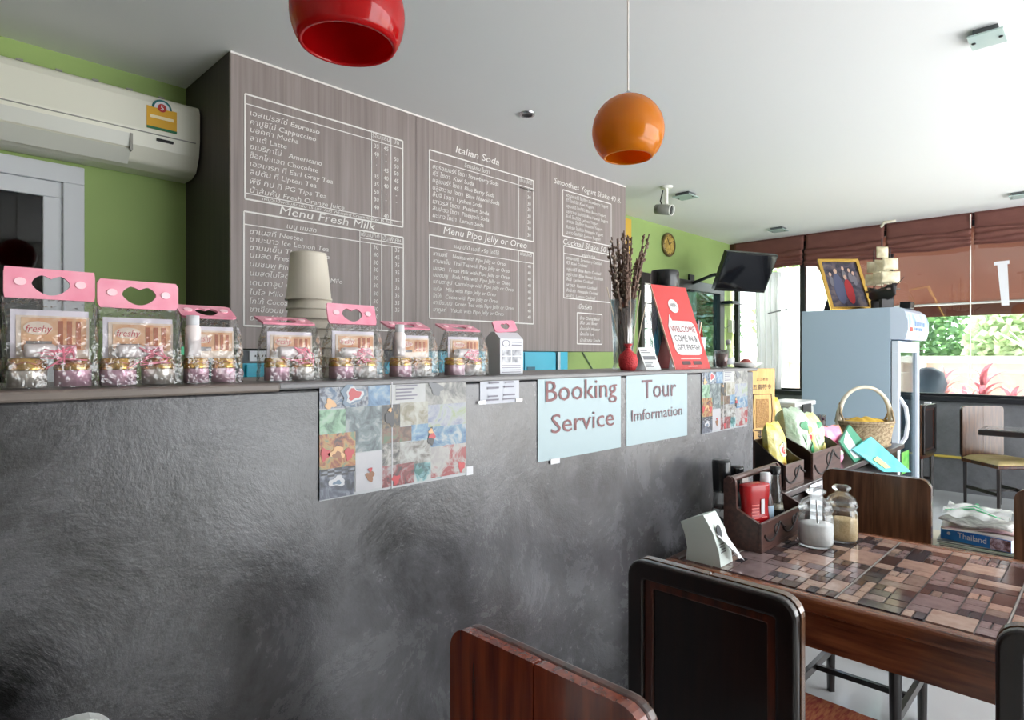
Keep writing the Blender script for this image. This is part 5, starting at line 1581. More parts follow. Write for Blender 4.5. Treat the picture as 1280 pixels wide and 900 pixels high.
iron = M('scroll_black', (26, 20, 20), 0.5)
scroll(rx0 + 0.12, ry0 - 0.001, TZ + 0.055, 0.052, rk, iron, 0.004)
scroll(rx0 + 0.28, ry0 - 0.001, TZ + 0.055, 0.052, rk, iron, 0.004)

# sauces in the rack
t = thing('ketchup_bottle', 'squat red ketchup bottle with small white print in the rack', 'bottle', (2.145, 0.912, TZ + 0.012), rz=-0.42)


KP = [0.72, 0.80, 0.90, 0.97, 0.98, 0.92, 0.88, 0.90, 0.96, 1.0, 0.97, 0.0]


def ket(u, v):
    a = u * 2 * math.pi
    s = KP[min(11, int(v * 11))]
    s2 = KP[min(11, int(v * 11) + 1)]
    f = v * 11 - int(v * 11)
    k = s + (s2 - s) * f
    e = 2.6
    c, sn = math.cos(a), math.sin(a)
    rr_ = 1.0 / (abs(c) ** e + abs(sn) ** e) ** (1 / e)
    return (0.060 * k * rr_ * c, 0.027 * k * rr_ * sn, 0.205 * min(1.0, v * 1.08))


build(MB().grid(ket, 32, 33), 'bottle', M('ketchup_red', (168, 24, 28), 0.22, 0, (150, 16, 22), 8), t, local=True)
build(MB().bb(0.004, 0.018, -0.0285, -0.0265, 0.10, 0.152), 'barcode', paper, t, local=True)
build(MB().bb(0.012, 0.026, -0.0285, -0.0265, 0.045, 0.062), 'emblem', paper, t, local=True)
mb = MB()
for k in range(9): mb.bb(-0.036, -0.004, -0.0272, -0.0262, 0.04 + k * 0.0115, 0.0425 + k * 0.0115)
mb.bb(0.006, 0.03, -0.028, -0.0262, 0.088, 0.091); mb.bb(0.006, 0.038, -0.028, -0.0262, 0.034, 0.037)
build(mb, 'small_print', M('print_rose', (226, 120, 116), 0.5), t, local=True)
t = thing('sauce_bottle', 'brown sauce bottle with white cap and pale blue label in the rack', 'bottle', (2.245, 0.915, TZ + 0.012))
build(MB().lathe([(0, 0), (0.026, 0), (0.028, 0.006), (0.028, 0.118), (0.025, 0.138), (0.016, 0.165), (0.014, 0.175), (0.014, 0.2)], 22), 'bottle', M('brown_sauce', (52, 26, 26), 0.15), t, local=True)
build(MB().lathe([(0.0285, 0.018), (0.0285, 0.112)], 22), 'label', M('label_blue', (168, 196, 220), 0.4, 0, (190, 212, 230), 30), t, local=True)
build(MB().lathe([(0.0165, 0.168), (0.0165, 0.196)], 22), 'neck_label', M('label_sky', (150, 190, 216), 0.4), t, local=True)
build(MB().bb(0.008, 0.022, -0.031, -0.022, 0.03, 0.055), 'label_mark', M('motif_red'), t, local=True)
build(MB().lathe([(0.0175, 0.196), (0.018, 0.2), (0.0175, 0.226), (0.0, 0.228)], 22), 'cap', paper, t, local=True)
t = thing('sauce_bottle', 'clear glass sauce bottle with black cap and dark HEINZ label', 'bottle', (2.325, 0.912, TZ + 0.012), rz=-0.62)
build(MB().lathe([(0, 0), (0.030, 0), (0.033, 0.006), (0.033, 0.07), (0.028, 0.12), (0.018, 0.17), (0.0155, 0.19), (0.0155, 0.215)], 22), 'bottle', jar_glass, t, local=True)
build(MB().lathe([(0, 0.004), (0.030, 0.006), (0.0305, 0.07), (0.0285, 0.095), (0, 0.095)], 22), 'sauce', M('sauce_pale', (150, 140, 120), 0.3), t, local=True)
build(MB().lathe([(0.0336, 0.016), (0.0336, 0.07), (0.0318, 0.084)], 22), 'label', M('label_black', (26, 22, 22), 0.4), t, local=True)
tm = MB()
vs_, fs_ = text_polys('HEINZ', 0, 3, 0.01)
xm = max(p.x for p in vs_)
for ofs, sc, sz, zz in (('HEINZ', 1.0, 0.026, 0.045),):
    v2, f2 = text_polys(ofs, 0, 3, 0.01); xm = max(p.x for p in v2)
    tm.add([(0.0345 * math.sin((p.x / xm - 0.5) * 1.5 * sc), -0.0345 * math.cos((p.x / xm - 0.5) * 1.5 * sc), zz + p.y * sz) for p in v2], f2)
build(tm, 'lettering', paper, t, local=True)
build(MB().lathe([(0.019, 0.21), (0.0195, 0.214), (0.0185, 0.238), (0.0, 0.24)], 22), 'cap', black_gloss, t, local=True)
tag(build(MB().bb(2.15, 2.20, 0.958, 0.966, TZ + 0.012, TZ + 0.235), 'menu_card', M('card_grey', (176, 172, 168), 0.5)), 'pale grey card standing behind the ketchup bottle in the rack', 'card')


# sugar jars
def sugar_jar(x, y, r, label, sm, spoon):
    t = thing('sugar_jar', label, 'jar', (x, y, TZ), group='glass sugar jars')
    h = 0.125
    build(MB().lathe([(0, 0.0), (r * 0.9, 0.0), (r, 0.01), (r, h * 0.78), (r * 0.97, h * 0.86), (r * 0.86, h * 0.92), (r * 0.86, h)], 32), 'jar', jar_glass, t, local=True)
    build(MB().lathe([(0, 0.006), (r * 0.88, 0.006), (r * 0.95, 0.014), (r * 0.95, 0.075), (r * 0.5, 0.079), (0, 0.077)], 28), 'sugar', sm, t, local=True)
    ld = build(MB().lathe([(r * 0.95, h), (r * 0.97, h + 0.008), (r * 0.8, h + 0.03), (r * 0.45, h + 0.042), (r * 0.40, h + 0.05), (r * 0.56, h + 0.058), (r * 0.58, h + 0.066), (r * 0.4, h + 0.072), (0, h + 0.073)], 32), 'lid', jar_glass, t, local=True)
    build(MB().lathe([(r * 0.88, h - 0.012), (r * 0.9, h - 0.006), (r * 0.98, h - 0.001), (r * 0.98, h + 0.003)], 32), 'seal', film('seal', (225, 230, 230), 0.3, 0.1, 0.2), ld, local=True)
    if spoon:
        build(MB().tube([(-0.01, -0.01, 0.07), (0.006, 0.0, h + 0.03)], [0.004, 0.003], 8), 'spoon', chrome, t, local=True)
    return t


sugar_jar(2.292, 0.758, 0.058, 'round glass jar of white sugar with a spoon inside', M('white_sugar', (250, 250, 250), 0.9, bump=0.2, bscale=400), True)
sugar_jar(2.418, 0.712, 0.054, 'round glass jar of brown sugar, the further of the two', M('brown_sugar', (222, 196, 152), 0.9, 0, (204, 174, 128), 200), False)

# ------------------------------------------------------------------ sideboard beyond the bar
SZ = 0.775
sb = thing('sideboard', 'dark low sideboard continuing beyond the concrete counter', 'sideboard', (3.65, 1.35, 0))
sw = wood('sideboard_wood', (58, 48, 48), (84, 70, 68), 0.3, 0.3, 'x')
build(MB().bb(2.66, 5.1, 1.09, 1.62, SZ - 0.03, SZ), 'top', sw, sb, bevel=0.004)
build(MB().bb(2.68, 5.08, 1.13, 1.60, 0, SZ - 0.03), 'carcass', black_wood, sb)
for a in (2.70, 3.38, 4.06):
    d = build(MB().bb(a, a + 0.65, 1.115, 1.13, 0.06, SZ - 0.05), 'door', black_wood, sb, bevel=0.003)
    build(MB().tube([(a + 0.56, 1.10, 0.42), (a + 0.56, 1.10, 0.54)], 0.006, 8), 'handle', chrome, d)
t = thing('wall_calendar', 'white calendar sheet with blue sky photograph hanging on the sideboard', 'calendar', (3.5, 1.085, 0.44))
build(MB().bb(3.2, 3.80, 1.084, 1.0865, 0.44, 0.765), 'sheet', paper, t)
build(MB().bb(3.45, 3.79, 1.081, 1.084, 0.50, 0.705), 'photo', photo_m('calendar_sky', [(40, 96, 160), (70, 150, 214), (206, 220, 230)], 9), t)
build(MB().prism([(3.46, 0.52), (3.52, 0.62), (3.55, 0.58), (3.6, 0.68), (3.66, 0.56), (3.7, 0.60), (3.74, 0.52)], 0.002, (0, 1.081, 0), (1, 0, 0), (0, 0, 1)), 'photo_rocks', M('motif_slate'), t)
for k in range(3): build(MB().bb(3.24 + k * 0.15, 3.36 + k * 0.15, 1.0825, 1.084, 0.725, 0.745), 'printed_line', M('print_charcoal'), t)

# gilded plank with carved characters
t = thing('carved_plank', 'tall golden wooden plank carved with black Chinese characters', 'plank', (3.235, 1.335, SZ), rz=math.radians(-30))
pw, ph_ = 0.158, 0.56
gold_w = wood('gilded_wood', (206, 152, 58), (226, 178, 92), 0.45, 0.2, 'z')
build(MB().bb(-pw / 2, pw / 2, 0, 0.022, 0, ph_), 'board', gold_w, t, local=True, bevel=0.003)
build(MB().bb(-pw / 2 - 0.004, -pw / 2, 0.001, 0.024, 0, ph_), 'edge', M('plank_edge_shaded', (110, 76, 44), 0.6), t, local=True)  # darker brown paints in the shading on the plank's left side
cv = M('carved_dark', (74, 46, 22), 0.6)
rel = M('carved_tan', (186, 142, 78), 0.6, 0, (166, 120, 64), 60, bump=0.5, bscale=120)
tm = MB()
for ch, z, s in (('敕', 0.185, 0.062), ('令', 0.125, 0.062), ('世', 0.040, 0.050)):
    text(tm, ch, (0, -0.0015, z), UX, UZ, None, s, 0, 0.012, 'C')
text(tm, '五雷符令', (0, -0.0015, 0.452), UX, UZ, 0.115, 0.03, 0, 0, 'C')
build(tm, 'characters', M('carved_black', (40, 26, 18), 0.6), t, local=True)
tm = MB()
text(tm, '太上老君', (0, -0.0015, 0.497), UX, UZ, 0.07, 0.016, 0, 0, 'C')
build(tm, 'small_characters', cv, t, local=True)
build(MB().bb(-0.038, 0.038, -0.002, 0, 0.25, 0.40), 'relief', rel, t, local=True)
mb = MB()
for (a, b) in (((-0.055, 0.02), (-0.055, 0.23)), ((0.055, 0.02), (0.055, 0.23)), ((-0.055, 0.245), (-0.055, 0.425)), ((0.055, 0.245), (0.055, 0.425)), ((-0.055, 0.425), (0.055, 0.425)), ((-0.045, 0.235), (0.045, 0.235))):
    mb.tube([(a[0], -0.001, a[1]), ((a[0] + b[0]) / 2 + (0.006 if a[0] == b[0] else 0), -0.001, (a[1] + b[1]) / 2), (b[0], -0.001, b[1])], 0.0022, 5)
build(mb, 'carved_border', cv, t, local=True)
for s in (-1, 1):
    build(MB().tube([(s * (0.048 + 0.008 * math.sin(k * 0.9)), -0.001, 0.02 + 0.02 * k) for k in range(11)], 0.0022, 5), 'carved_scroll', cv, t, local=True)

# snack crates
crate_w = wood('crate_wood', (72, 50, 46), (104, 78, 70), 0.4, 0.2, 'x')


def crate(x0, x1, y0, y1, h, label, sc):
    t = thing('wooden_crate', label, 'crate', ((x0 + x1) / 2, (y0 + y1) / 2, SZ), group='scroll fronted crates on the sideboard')
    build(MB().bb(x0, x1, y0, y1, SZ, SZ + 0.01), 'base', crate_w, t)
    build(MB().bb(x0, x1, y0, y0 + 0.012, SZ + 0.01, SZ + h), 'front', crate_w, t, bevel=0.002)
    build(MB().bb(x0, x1, y1 - 0.012, y1, SZ + 0.01, SZ + h * 1.9), 'back', crate_w, t, bevel=0.002)
    for x in (x0, x1 - 0.012):
        build(MB().prism([(y0 + 0.012, 0.01), (y1 - 0.012, 0.01), (y1 - 0.012, h * 1.9), (y0 + 0.05, h * 1.2), (y0 + 0.012, h)], 0.012, (x, 0, SZ), (0, 1, 0), (0, 0, 1), (1, 0, 0)), 'side', black_wood, t)
    scroll((x0 + x1) / 2 + 0.01, y0 - 0.001, SZ + h * 0.52, sc, t, iron, 0.0055)
    return t


crate(2.96, 3.19, 1.11, 1.27, 0.115, 'small scroll fronted crate partly behind the black capped bottle', 0.07)
crate(3.29, 3.72, 1.10, 1.36, 0.135, 'larger scroll fronted wooden crate holding snack bags', 0.11)


def pillow_bag(name, label, loc, w, h, d, m, rz=0.0, tilt=0.0, patches=(), group='snack bags on the sideboard'):
    t = thing(name, label, 'snack bag', loc, group=group, rot=(tilt, 0, rz))
    
    def f(sgn):
        def g(u, v):
            e = max(0.0, (1 - (2 * u - 1) ** 4) * (1 - (2 * v - 1) ** 4))
            x = (u - 0.5) * w * (0.94 + 0.06 * abs(2 * v - 1))
            return (x, sgn * d / 2 * e ** 0.6 * (1 + 0.12 * math.sin(u * 17 + v * 11)) + 0.002 * math.sin(u * 30), h * v + 0.004 * math.sin(u * 12) * v)
        return g
    mb = MB().grid(f(-1), 14, 14).grid(lambda u, v: f(1)(1 - u, v), 14, 14)
    b = build(mb, 'bag', m, t, local=True)
    for (cx, cz, rx, rz_, pm) in patches:
        g = f(-1.06)
        mb = MB()
        mb.grid(lambda u, v: Vector(g(0.5 + cx + rx * u * math.cos(2 * math.pi * v), cz + rz_ * u * math.sin(2 * math.pi * v))) - Vector((0, 0.0015, 0)), 3, 16)
        build(mb, 'print', pm, b, local=True)
    return t


yel = M('snack_yellow', (226, 196, 60), 0.25, 0, (232, 222, 150), 18, bump=0.6, bscale=40)
wht = M('snack_white', (206, 218, 200), 0.22, 0, (176, 200, 172), 14, bump=0.6, bscale=40)
grn = M('snack_green', (60, 150, 96), 0.3); red = M('snack_red', (196, 40, 44), 0.3); pnk = M('snack_pink', (240, 130, 170), 0.3, 0, (246, 176, 200), 16); org = M('snack_orange', (224, 150, 60), 0.3, 0, (150, 90, 40), 26)
pillow_bag('snack_bag', 'yellow crisp bag with red logo standing beside the golden plank', (3.07, 1.19, SZ + 0.012), 0.19, 0.29, 0.08, yel, 0.1, -0.1, ((0.0, 0.55, 0.25, 0.13, wht), (0.0, 0.56, 0.17, 0.09, red), (-0.1, 0.25, 0.2, 0.08, org)))
pillow_bag('snack_bag', 'white plastic snack bag with green leaf print in the large crate', (3.41, 1.22, SZ + 0.012), 0.21, 0.34, 0.15, wht, 0.05, -0.12, ((0.16, 0.36, 0.14, 0.10, grn), (-0.1, 0.72, 0.22, 0.07, grn), (0.15, 0.62, 0.12, 0.06, yel), (0.22, 0.5, 0.08, 0.05, red), (-0.2, 0.5, 0.08, 0.1, M('snack_sage', (150, 180, 150), 0.3)), (0.05, 0.2, 0.2, 0.06, M('snack_sage'))))
pillow_bag('snack_bag', 'pale green and yellow snack bag at the right of the large crate', (3.612, 1.21, SZ + 0.012), 0.18, 0.30, 0.13, M('snack_mint', (206, 228, 190), 0.25, 0, (232, 226, 130), 22), -0.1, -0.15, ((-0.1, 0.5, 0.16, 0.1, wht), (0.15, 0.35, 0.14, 0.12, yel), (0.05, 0.75, 0.12, 0.06, grn)))
pillow_bag('snack_bag', 'bright pink sweet packet right of the large crate', (3.85, 1.185, SZ), 0.20, 0.22, 0.09, pnk, -0.2, -0.08, ((0.0, 0.6, 0.2, 0.1, M('snack_rose', (226, 84, 130), 0.3)), (0.05, 0.3, 0.25, 0.06, wht)))
pillow_bag('snack_bag', 'orange brown biscuit packet beside the teal booklet', (4.09, 1.24, SZ), 0.19, 0.20, 0.08, org, -0.1, -0.1, ((0.0, 0.5, 0.22, 0.14, yel),))
pillow_bag('snack_bag', 'yellow topped crisp bag peeping above the others near the plank', (3.72, 1.47, SZ), 0.15, 0.38, 0.08, yel, 0.1, 0.0, ((0.0, 0.55, 0.3, 0.12, pnk), (0.0, 0.35, 0.25, 0.1, red)))
# plastic box, bottle, glasses behind the snacks
t = thing('plastic_box', 'translucent plastic box with black clip lid behind the snack bags', 'box', (4.06, 1.50, SZ))
t.scale = (1, 1, 1.3)
build(MB().bb(-0.17, 0.17, -0.09, 0.09, 0, 0.24), 'tub', film('frosted_tub', (236, 240, 232), 0.25, 0.25, 0.45), t, local=True, bevel=0.01)
build(MB().bb(-0.12, 0.1, -0.06, 0.06, 0.01, 0.17), 'content', M('content_olive', (190, 190, 140), 0.6, 0, (160, 150, 110), 30), t, local=True)
build(MB().bb(-0.18, 0.18, -0.1, 0.1, 0.24, 0.262), 'lid', film('lid_tub', (240, 242, 240), 0.25, 0.2, 0.6), t, local=True, bevel=0.006)
build(MB().bb(-0.07, 0.07, -0.108, -0.1, 0.2, 0.25), 'clip', black_matt, t, local=True)
t = thing('water_bottle', 'clear plastic bottle with black cap behind the snack bags', 'bottle', (4.31, 1.50, SZ))
build(MB().lathe([(0, 0), (0.033, 0), (0.036, 0.01), (0.036, 0.17), (0.03, 0.2), (0.016, 0.225), (0.015, 0.235)], 20), 'bottle', jar_glass, t, local=True)
build(MB().lathe([(0.018, 0.232), (0.019, 0.236), (0.018, 0.262), (0, 0.264)], 18), 'cap', black_gloss, t, local=True)
for i, (x, y, lab) in enumerate(((3.97, 1.34, 'clear tumbler with dark specks left of the red flowered glass'), (4.08, 1.335, 'clear tumbler painted with small red flowers beside the basket'))):
    t = thing('tumbler', lab, 'glass', (x, y, SZ), group='tumblers on the sideboard')
    build(MB().lathe([(0, 0), (0.036, 0), (0.044, 0.26), (0.042, 0.26), (0.034, 0.006), (0, 0.006)], 20), 'glass', jar_glass, t, local=True)
    for k in range(6):
        a = k * 1.05 + i; z = 0.12 + 0.03 * ((k * 3) % 5)
        build(MB().lathe([(0, -0.011), (0.009, -0.004), (0.0105, 0.003), (0, 0.010)], 8, (0.043 * math.cos(a), 0.043 * math.sin(a), z)), 'flower', M('flower_red', (176, 40, 52), 0.4) if (k + i) % 2 else M('flower_dark', (70, 40, 60), 0.4), t, local=True)

# basket with round handle
bk = thing('wicker_basket', 'oval woven wicker basket with a tall pale hoop handle', 'basket', (4.78, 1.26, SZ), rz=-0.8)
wick = M('wicker', (176, 156, 124), 0.7, 0, (120, 98, 70), 60, None, 0.3)
a_, b_ = 0.182, 0.135


def wall(u, v):
    an = u * 2 * math.pi
    s = 0.86 + 0.14 * v
    k = 1 + 0.012 * (1 if (int(u * 96) + int(v * 16)) % 2 else -1)
    return (a_ * s * math.cos(an) * k, b_ * s * math.sin(an) * k, 0.015 + 0.155 * v)


build(MB().grid(wall, 96, 16, False), 'weave', wick, bk, local=True, solid=0.006)
for z, s, r in ((0.018, 0.87, 0.011), (0.155, 0.99, 0.010), (0.172, 1.01, 0.011)):
    build(MB().tube([(a_ * s * math.cos(k * math.pi / 18), b_ * s * math.sin(k * math.pi / 18), z) for k in range(37)], r, 7, False), 'rim_coil', wick, bk, local=True)
build(MB().prism([(a_ * 0.86 * math.cos(k * math.pi / 14), b_ * 0.86 * math.sin(k * math.pi / 14)) for k in range(28)], 0.012, (0, 0, 0.004), (1, 0, 0), (0, 1, 0)), 'bottom', wick, bk, local=True)
hp = [(-a_ * 1.0 * math.cos(k * math.pi / 20) if True else 0, 0.0, 0.14 + 0.27 * math.sin(k * math.pi / 20) ** 0.75) for k in range(21)]
build(MB().tube(hp, [0.020 - 0.008 * math.sin(k * math.pi / 20) for k in range(21)], 8), 'handle', M('handle_cane', (206, 196, 176), 0.5), bk, local=True)
for s in (-1, 1):
    for q in (-1, 1):
        build(MB().tube([(s * a_ * 0.93, q * 0.06, 0.165), (s * a_ * 0.98, q * 0.02, 0.235), (s * a_ * 0.93, 0, 0.30)], 0.008, 6), 'handle_brace', wick, bk, local=True)
cl = MB().grid(lambda u, v: (-0.14 + 0.28 * u, -0.10 + 0.20 * v, 0.150 + 0.05 * (math.sin(math.pi * u) * math.sin(math.pi * v)) ** 0.6 + 0.006 * math.sin(u * 25)), 18, 12)
t = thing('yellow_cloth', 'yellow checked cloth heaped inside the wicker basket', 'cloth', (4.78, 1.26, SZ), rz=-0.8)
build(cl, 'cloth', M('cloth_yellow', (226, 190, 76), 0.85, 0, (206, 160, 60), 30), t, local=True, solid=0.004)

# leaning booklets
t = thing('booklet', 'teal booklet slanting down towards the brown chair', 'booklet', (4.02, 1.105, SZ))
A = PT(1064, 560, 3.42); B = PT(1128, 590, 3.12); 
def sheet4(mb, pts, th):
    a, b, c, d = [Vector(p) for p in pts]
    n = (b - a).cross(d - a).normalized() * th
    return mb.add([a, b, c, d, a + n, b + n, c + n, d + n], [(3, 2, 1, 0), (4, 5, 6, 7), (0, 1, 5, 4), (1, 2, 6, 5), (2, 3, 7, 6), (3, 0, 4, 7)])


teal_p = M('booklet_teal', (84, 190, 196), 0.35, 0, (110, 206, 208), 6)
q1 = [PY(1064, 562, 1.105), PY(1103, 590, 1.062), PY(1137, 590, 1.062), PY(1087, 546, 1.105)]
build(sheet4(MB(), q1, 0.010), 'cover', teal_p, t)
q1b = [PY(1089, 574, 1.083), PY(1104, 585, 1.068), PY(1111, 584, 1.068), PY(1094, 570, 1.083)]
build(sheet4(MB(), [p - Vector((0.01, 0.012, 0)) for p in q1b], 0.003), 'cover_motif', M('motif_gold', (206, 190, 130), 0.5), t)
t = thing('booklet', 'green edged booklet with white panel leaning on the wicker basket', 'booklet', (4.1, 1.13, SZ))
a0, b0, c0, d0 = PY(1047, 552, 1.135), PY(1066, 562, 1.12), PY(1090, 553, 1.12), PY(1060, 531, 1.145)
b0.z = SZ + 0.001; c0.z = SZ + 0.001
build(sheet4(MB(), [a0, b0, c0, d0], 0.010), 'cover', M('booklet_green', (66, 140, 110), 0.35), t)
q3 = [a0.lerp(b0, 0.2).lerp(d0, 0.15), a0.lerp(b0, 0.85).lerp(c0, 0.1), a0.lerp(b0, 0.85).lerp(c0, 0.45), d0.lerp(a0, 0.35)]
build(sheet4(MB(), [p - Vector((0.006, 0.008, -0.002)) for p in q3], 0.004), 'white_panel', paper, t)

# ------------------------------------------------------------------ drinks fridge
fx0, fx1, fy0, fy1, fzt = 5.80, 6.56, 1.34, 2.04, 1.80
fg = thing('drinks_fridge', 'tall pale blue grey drinks fridge with a glass door and bulging header', 'fridge', ((fx0 + fx1) / 2, (fy0 + fy1) / 2, 0))
fb = M('fridge_grey', (168, 186, 202), 0.35)
fwh = M('fridge_white', (214, 222, 234), 0.3)
build(MB().bb(fx0, fx0 + 0.035, fy0, fy1, 0.08, fzt), 'side_panel', fb, fg, bevel=0.006)
build(MB().bb(fx1 - 0.035, fx1, fy0, fy1, 0.08, fzt), 'side_panel', fb, fg, bevel=0.006)
build(MB().bb(fx0 + 0.035, fx1 - 0.035, fy1 - 0.03, fy1, 0.08, fzt), 'back_panel', fwh, fg)
build(MB().bb(fx0 + 0.035, fx1 - 0.035, fy0, fy1 - 0.03, fzt - 0.03, fzt), 'top_panel', fb, fg)
build(MB().bb(fx0 + 0.035, fx1 - 0.035, fy0, fy1 - 0.03, 0.08, 0.2), 'plinth', fb, fg)
zh = fzt - 0.265
hd_p = [(fy0, zh), (fy0, fzt), (fy0 - 0.055, fzt), (fy0 - 0.10, fzt - 0.035), (fy0 - 0.125, fzt - 0.11), (fy0 - 0.125, fzt - 0.19), (fy0 - 0.105, zh)]
hd = build(MB().prism(hd_p, fx1 - fx0, (fx0, 0, 0), (0, 1, 0), (0, 0, 1), (1, 0, 0)), 'header', M('header_white', (196, 208, 224), 0.25), fg, bevel=0.006)
build(MB().prism([(fy0 - 0.103, fzt - 0.045), (fy0 - 0.127, fzt - 0.115), (fy0 - 0.127, fzt - 0.185), (fy0 - 0.110, zh + 0.02), (fy0 - 0.105, zh + 0.02), (fy0 - 0.12, fzt - 0.15)], fx1 - fx0 - 0.06, (fx0 + 0.03, -0.003, 0), (0, 1, 0), (0, 0, 1), (1, 0, 0)), 'header_print', M('header_print', (150, 180, 220), 0.25, 0, (222, 228, 240), 7), hd)
mb = MB()
for k in range(7):
    mb.bb(fx0 + 0.17 + k * 0.06, fx0 + 0.21 + k * 0.06, fy0 - 0.133, fy0 - 0.130, fzt - 0.15, fzt - 0.115)
for k in range(5):
    mb.bb(fx0 + 0.2 + k * 0.06, fx0 + 0.245 + k * 0.06, fy0 - 0.133, fy0 - 0.130, fzt - 0.19, fzt - 0.165)
build(mb, 'header_marks', M('mark_blue', (120, 140, 190), 0.4), hd)
build(MB().bb(fx0 + 0.05, fx0 + 0.13, fy0 - 0.133, fy0 - 0.129, fzt - 0.20, fzt - 0.165), 'header_badge', M('snack_red'), hd)
dr = build(MB().bb(fx0 + 0.004, fx1 - 0.004, fy0 - 0.055, fy0 - 0.008, zh - 0.105, zh - 0.012).bb(fx0 + 0.004, fx1 - 0.004, fy0 - 0.055, fy0 - 0.008, 0.12, 0.22)
           .bb(fx0 + 0.004, fx0 + 0.075, fy0 - 0.055, fy0 - 0.008, 0.22, zh - 0.105).bb(fx1 - 0.075, fx1 - 0.004, fy0 - 0.055, fy0 - 0.008, 0.22, zh - 0.105), 'door', fwh, fg, bevel=0.003)
build(MB().bb(fx0 + 0.075, fx1 - 0.075, fy0 - 0.036, fy0 - 0.030, 0.22, zh - 0.105), 'glass', film('fridge_glass', (226, 238, 240), 0.2, 0.02), dr)
gk = MB()
for (xa, xb, za, zb2) in ((fx0 + 0.006, fx0 + 0.06, 0.12, zh - 0.012), (fx1 - 0.06, fx1 - 0.006, 0.12, zh - 0.012), (fx0 + 0.06, fx1 - 0.06, 0.12, 0.2), (fx0 + 0.06, fx1 - 0.06, zh - 0.09, zh - 0.012)):
    gk.bb(xa, xb, fy0 - 0.008, fy0, za, zb2)
build(gk, 'gasket', M('gasket_dark', (70, 76, 84), 0.6), dr)
build(MB().tube([(fx0 + 0.045, fy0 - 0.055, 0.66), (fx0 + 0.045, fy0 - 0.10, 0.74), (fx0 + 0.045, fy0 - 0.115, 0.86), (fx0 + 0.045, fy0 - 0.10, 0.98), (fx0 + 0.045, fy0 - 0.055, 1.06)], 0.016, 8), 'handle', paper, dr)
dc = thing('door_sticker', 'bright green leafy sticker low on the fridge door', 'sticker', (fx0 + 0.2, fy0 - 0.06, 0.42))
build(MB().bb(fx0 + 0.08, fx0 + 0.34, fy0 - 0.060, fy0 - 0.0555, 0.42, 0.60), 'sheet', M('packet_green', (70, 170, 70), 0.35, 0, (150, 206, 110), 12), dc)
build(MB().bb(fx0 + 0.065, fx0 + 0.08, fy0 - 0.062, fy0 - 0.0555, 0.42, 0.60), 'edge', black_matt, dc)
wire = M('wire_white', (220, 226, 230), 0.4)
for z in (0.45, 0.72, 1.0, 1.25):
    mb = MB()
    for k in range(9):
        x = fx0 + 0.05 + k * (fx1 - fx0 - 0.1) / 8
        mb.tube([(x, fy0 + 0.03, z), (x, fy1 - 0.05, z)], 0.004, 5)
    mb.tube([(fx0 + 0.04, fy0 + 0.03, z), (fx1 - 0.04, fy0 + 0.03, z)], 0.006, 5)
    build(mb, 'wire_shelf', wire, fg)
bot_me = {}
rb2 = random.Random(5)
slots = []
for si, z in enumerate((0.456, 0.726, 1.006)):
    for k in range(6):
        slots.append((si, k, fx0 + 0.10 + k * 0.112, z + 0.002))
ords = ['first', 'second', 'third', 'fourth', 'fifth', 'sixth']
for si, k, x, z in slots:
    c = [('water_clear', (180, 206, 220)), ('soda_blue', (70, 130, 190)), ('tea_amber', (180, 110, 50))][si]
    o = tag(thing('drink_bottle', 'x', 'bottle', (x, fy0 + 0.10, z), group='bottles inside the fridge'), '%s bottle from the handle side on the fridge\'s %s shelf' % (ords[k], ['low', 'middle', 'upper'][si]), 'bottle')
    build(MB().lathe([(0, 0), (0.030, 0), (0.033, 0.01), (0.033, 0.13), (0.014, 0.175), (0.013, 0.19)], 14), 'bottle', M(c[0], c[1], 0.15), o, local=True)
    build(MB().lathe([(0.0155, 0.185), (0.016, 0.205), (0, 0.206)], 12), 'cap', paper, o, local=True)
for x in (fx0 + 0.06, fx1 - 0.06):
    for y in (fy0 + 0.06, fy1 - 0.06):
        build(MB().lathe([(0, 0), (0.022, 0), (0.018, 0.08), (0, 0.08)], 12, (x, y, 0)), 'foot', black_matt, fg)

# framed picture on the fridge
t = thing('framed_picture', 'gold framed group portrait leaning on top of the fridge', 'picture', (fx0 + 0.1, 1.72, fzt))
bl0 = PT(1038, 384, 5.47); bl0.z = fzt
U = Vector((SA, -CA, 0)); pw_ = 0.375
nh = Vector((-CA, -SA, 0))
ln = math.radians(27)
up = (Vector((0, 0, 1)) * math.cos(ln) - nh * math.sin(ln)).normalized()
ph2 = 0.545
nv = U.cross(up); nv = nv if nv.x < 0 else -nv
t.location = bl0 + U * pw_ / 2
rec = lambda a, b, c, d: [(a, c), (b, c), (b, d), (a, d)]
# square frame turned a little on its corner stand
build(MB().ring(rec(0, pw_, 0, ph2), rec(0.03, pw_ - 0.03, 0.03, ph2 - 0.03), 0.02, bl0, U, up, nv), 'frame', gold, t, bevel=0.004)
build(MB().prism(rec(0.028, pw_ - 0.028, 0.028, ph2 - 0.028), 0.006, bl0, U, up, nv), 'portrait', photo_m('portrait_dark', [(44, 42, 58), (80, 72, 88), (110, 96, 98)], 9), t)
fig = lambda cx, cz, rx, rz_, m, k: build(MB().prism([(cx * pw_ + rx * pw_ * math.cos(a * math.pi / 8), cz * ph2 + rz_ * ph2 * math.sin(a * math.pi / 8)) for a in range(16)], 0.001 * k, bl0 + nv * 0.006, U, up, nv), 'painted_figure', m, t)
blue_c, red_c, skin_c = M('coat_slate', (86, 90, 120), 0.5), M('dress_red', (176, 40, 48), 0.5), M('painted_skin', (206, 170, 150), 0.5)
fig(0.36, 0.42, 0.13, 0.30, blue_c, 1); fig(0.58, 0.36, 0.10, 0.24, red_c, 2); fig(0.36, 0.76, 0.04, 0.05, skin_c, 2); fig(0.56, 0.64, 0.035, 0.045, skin_c, 3)
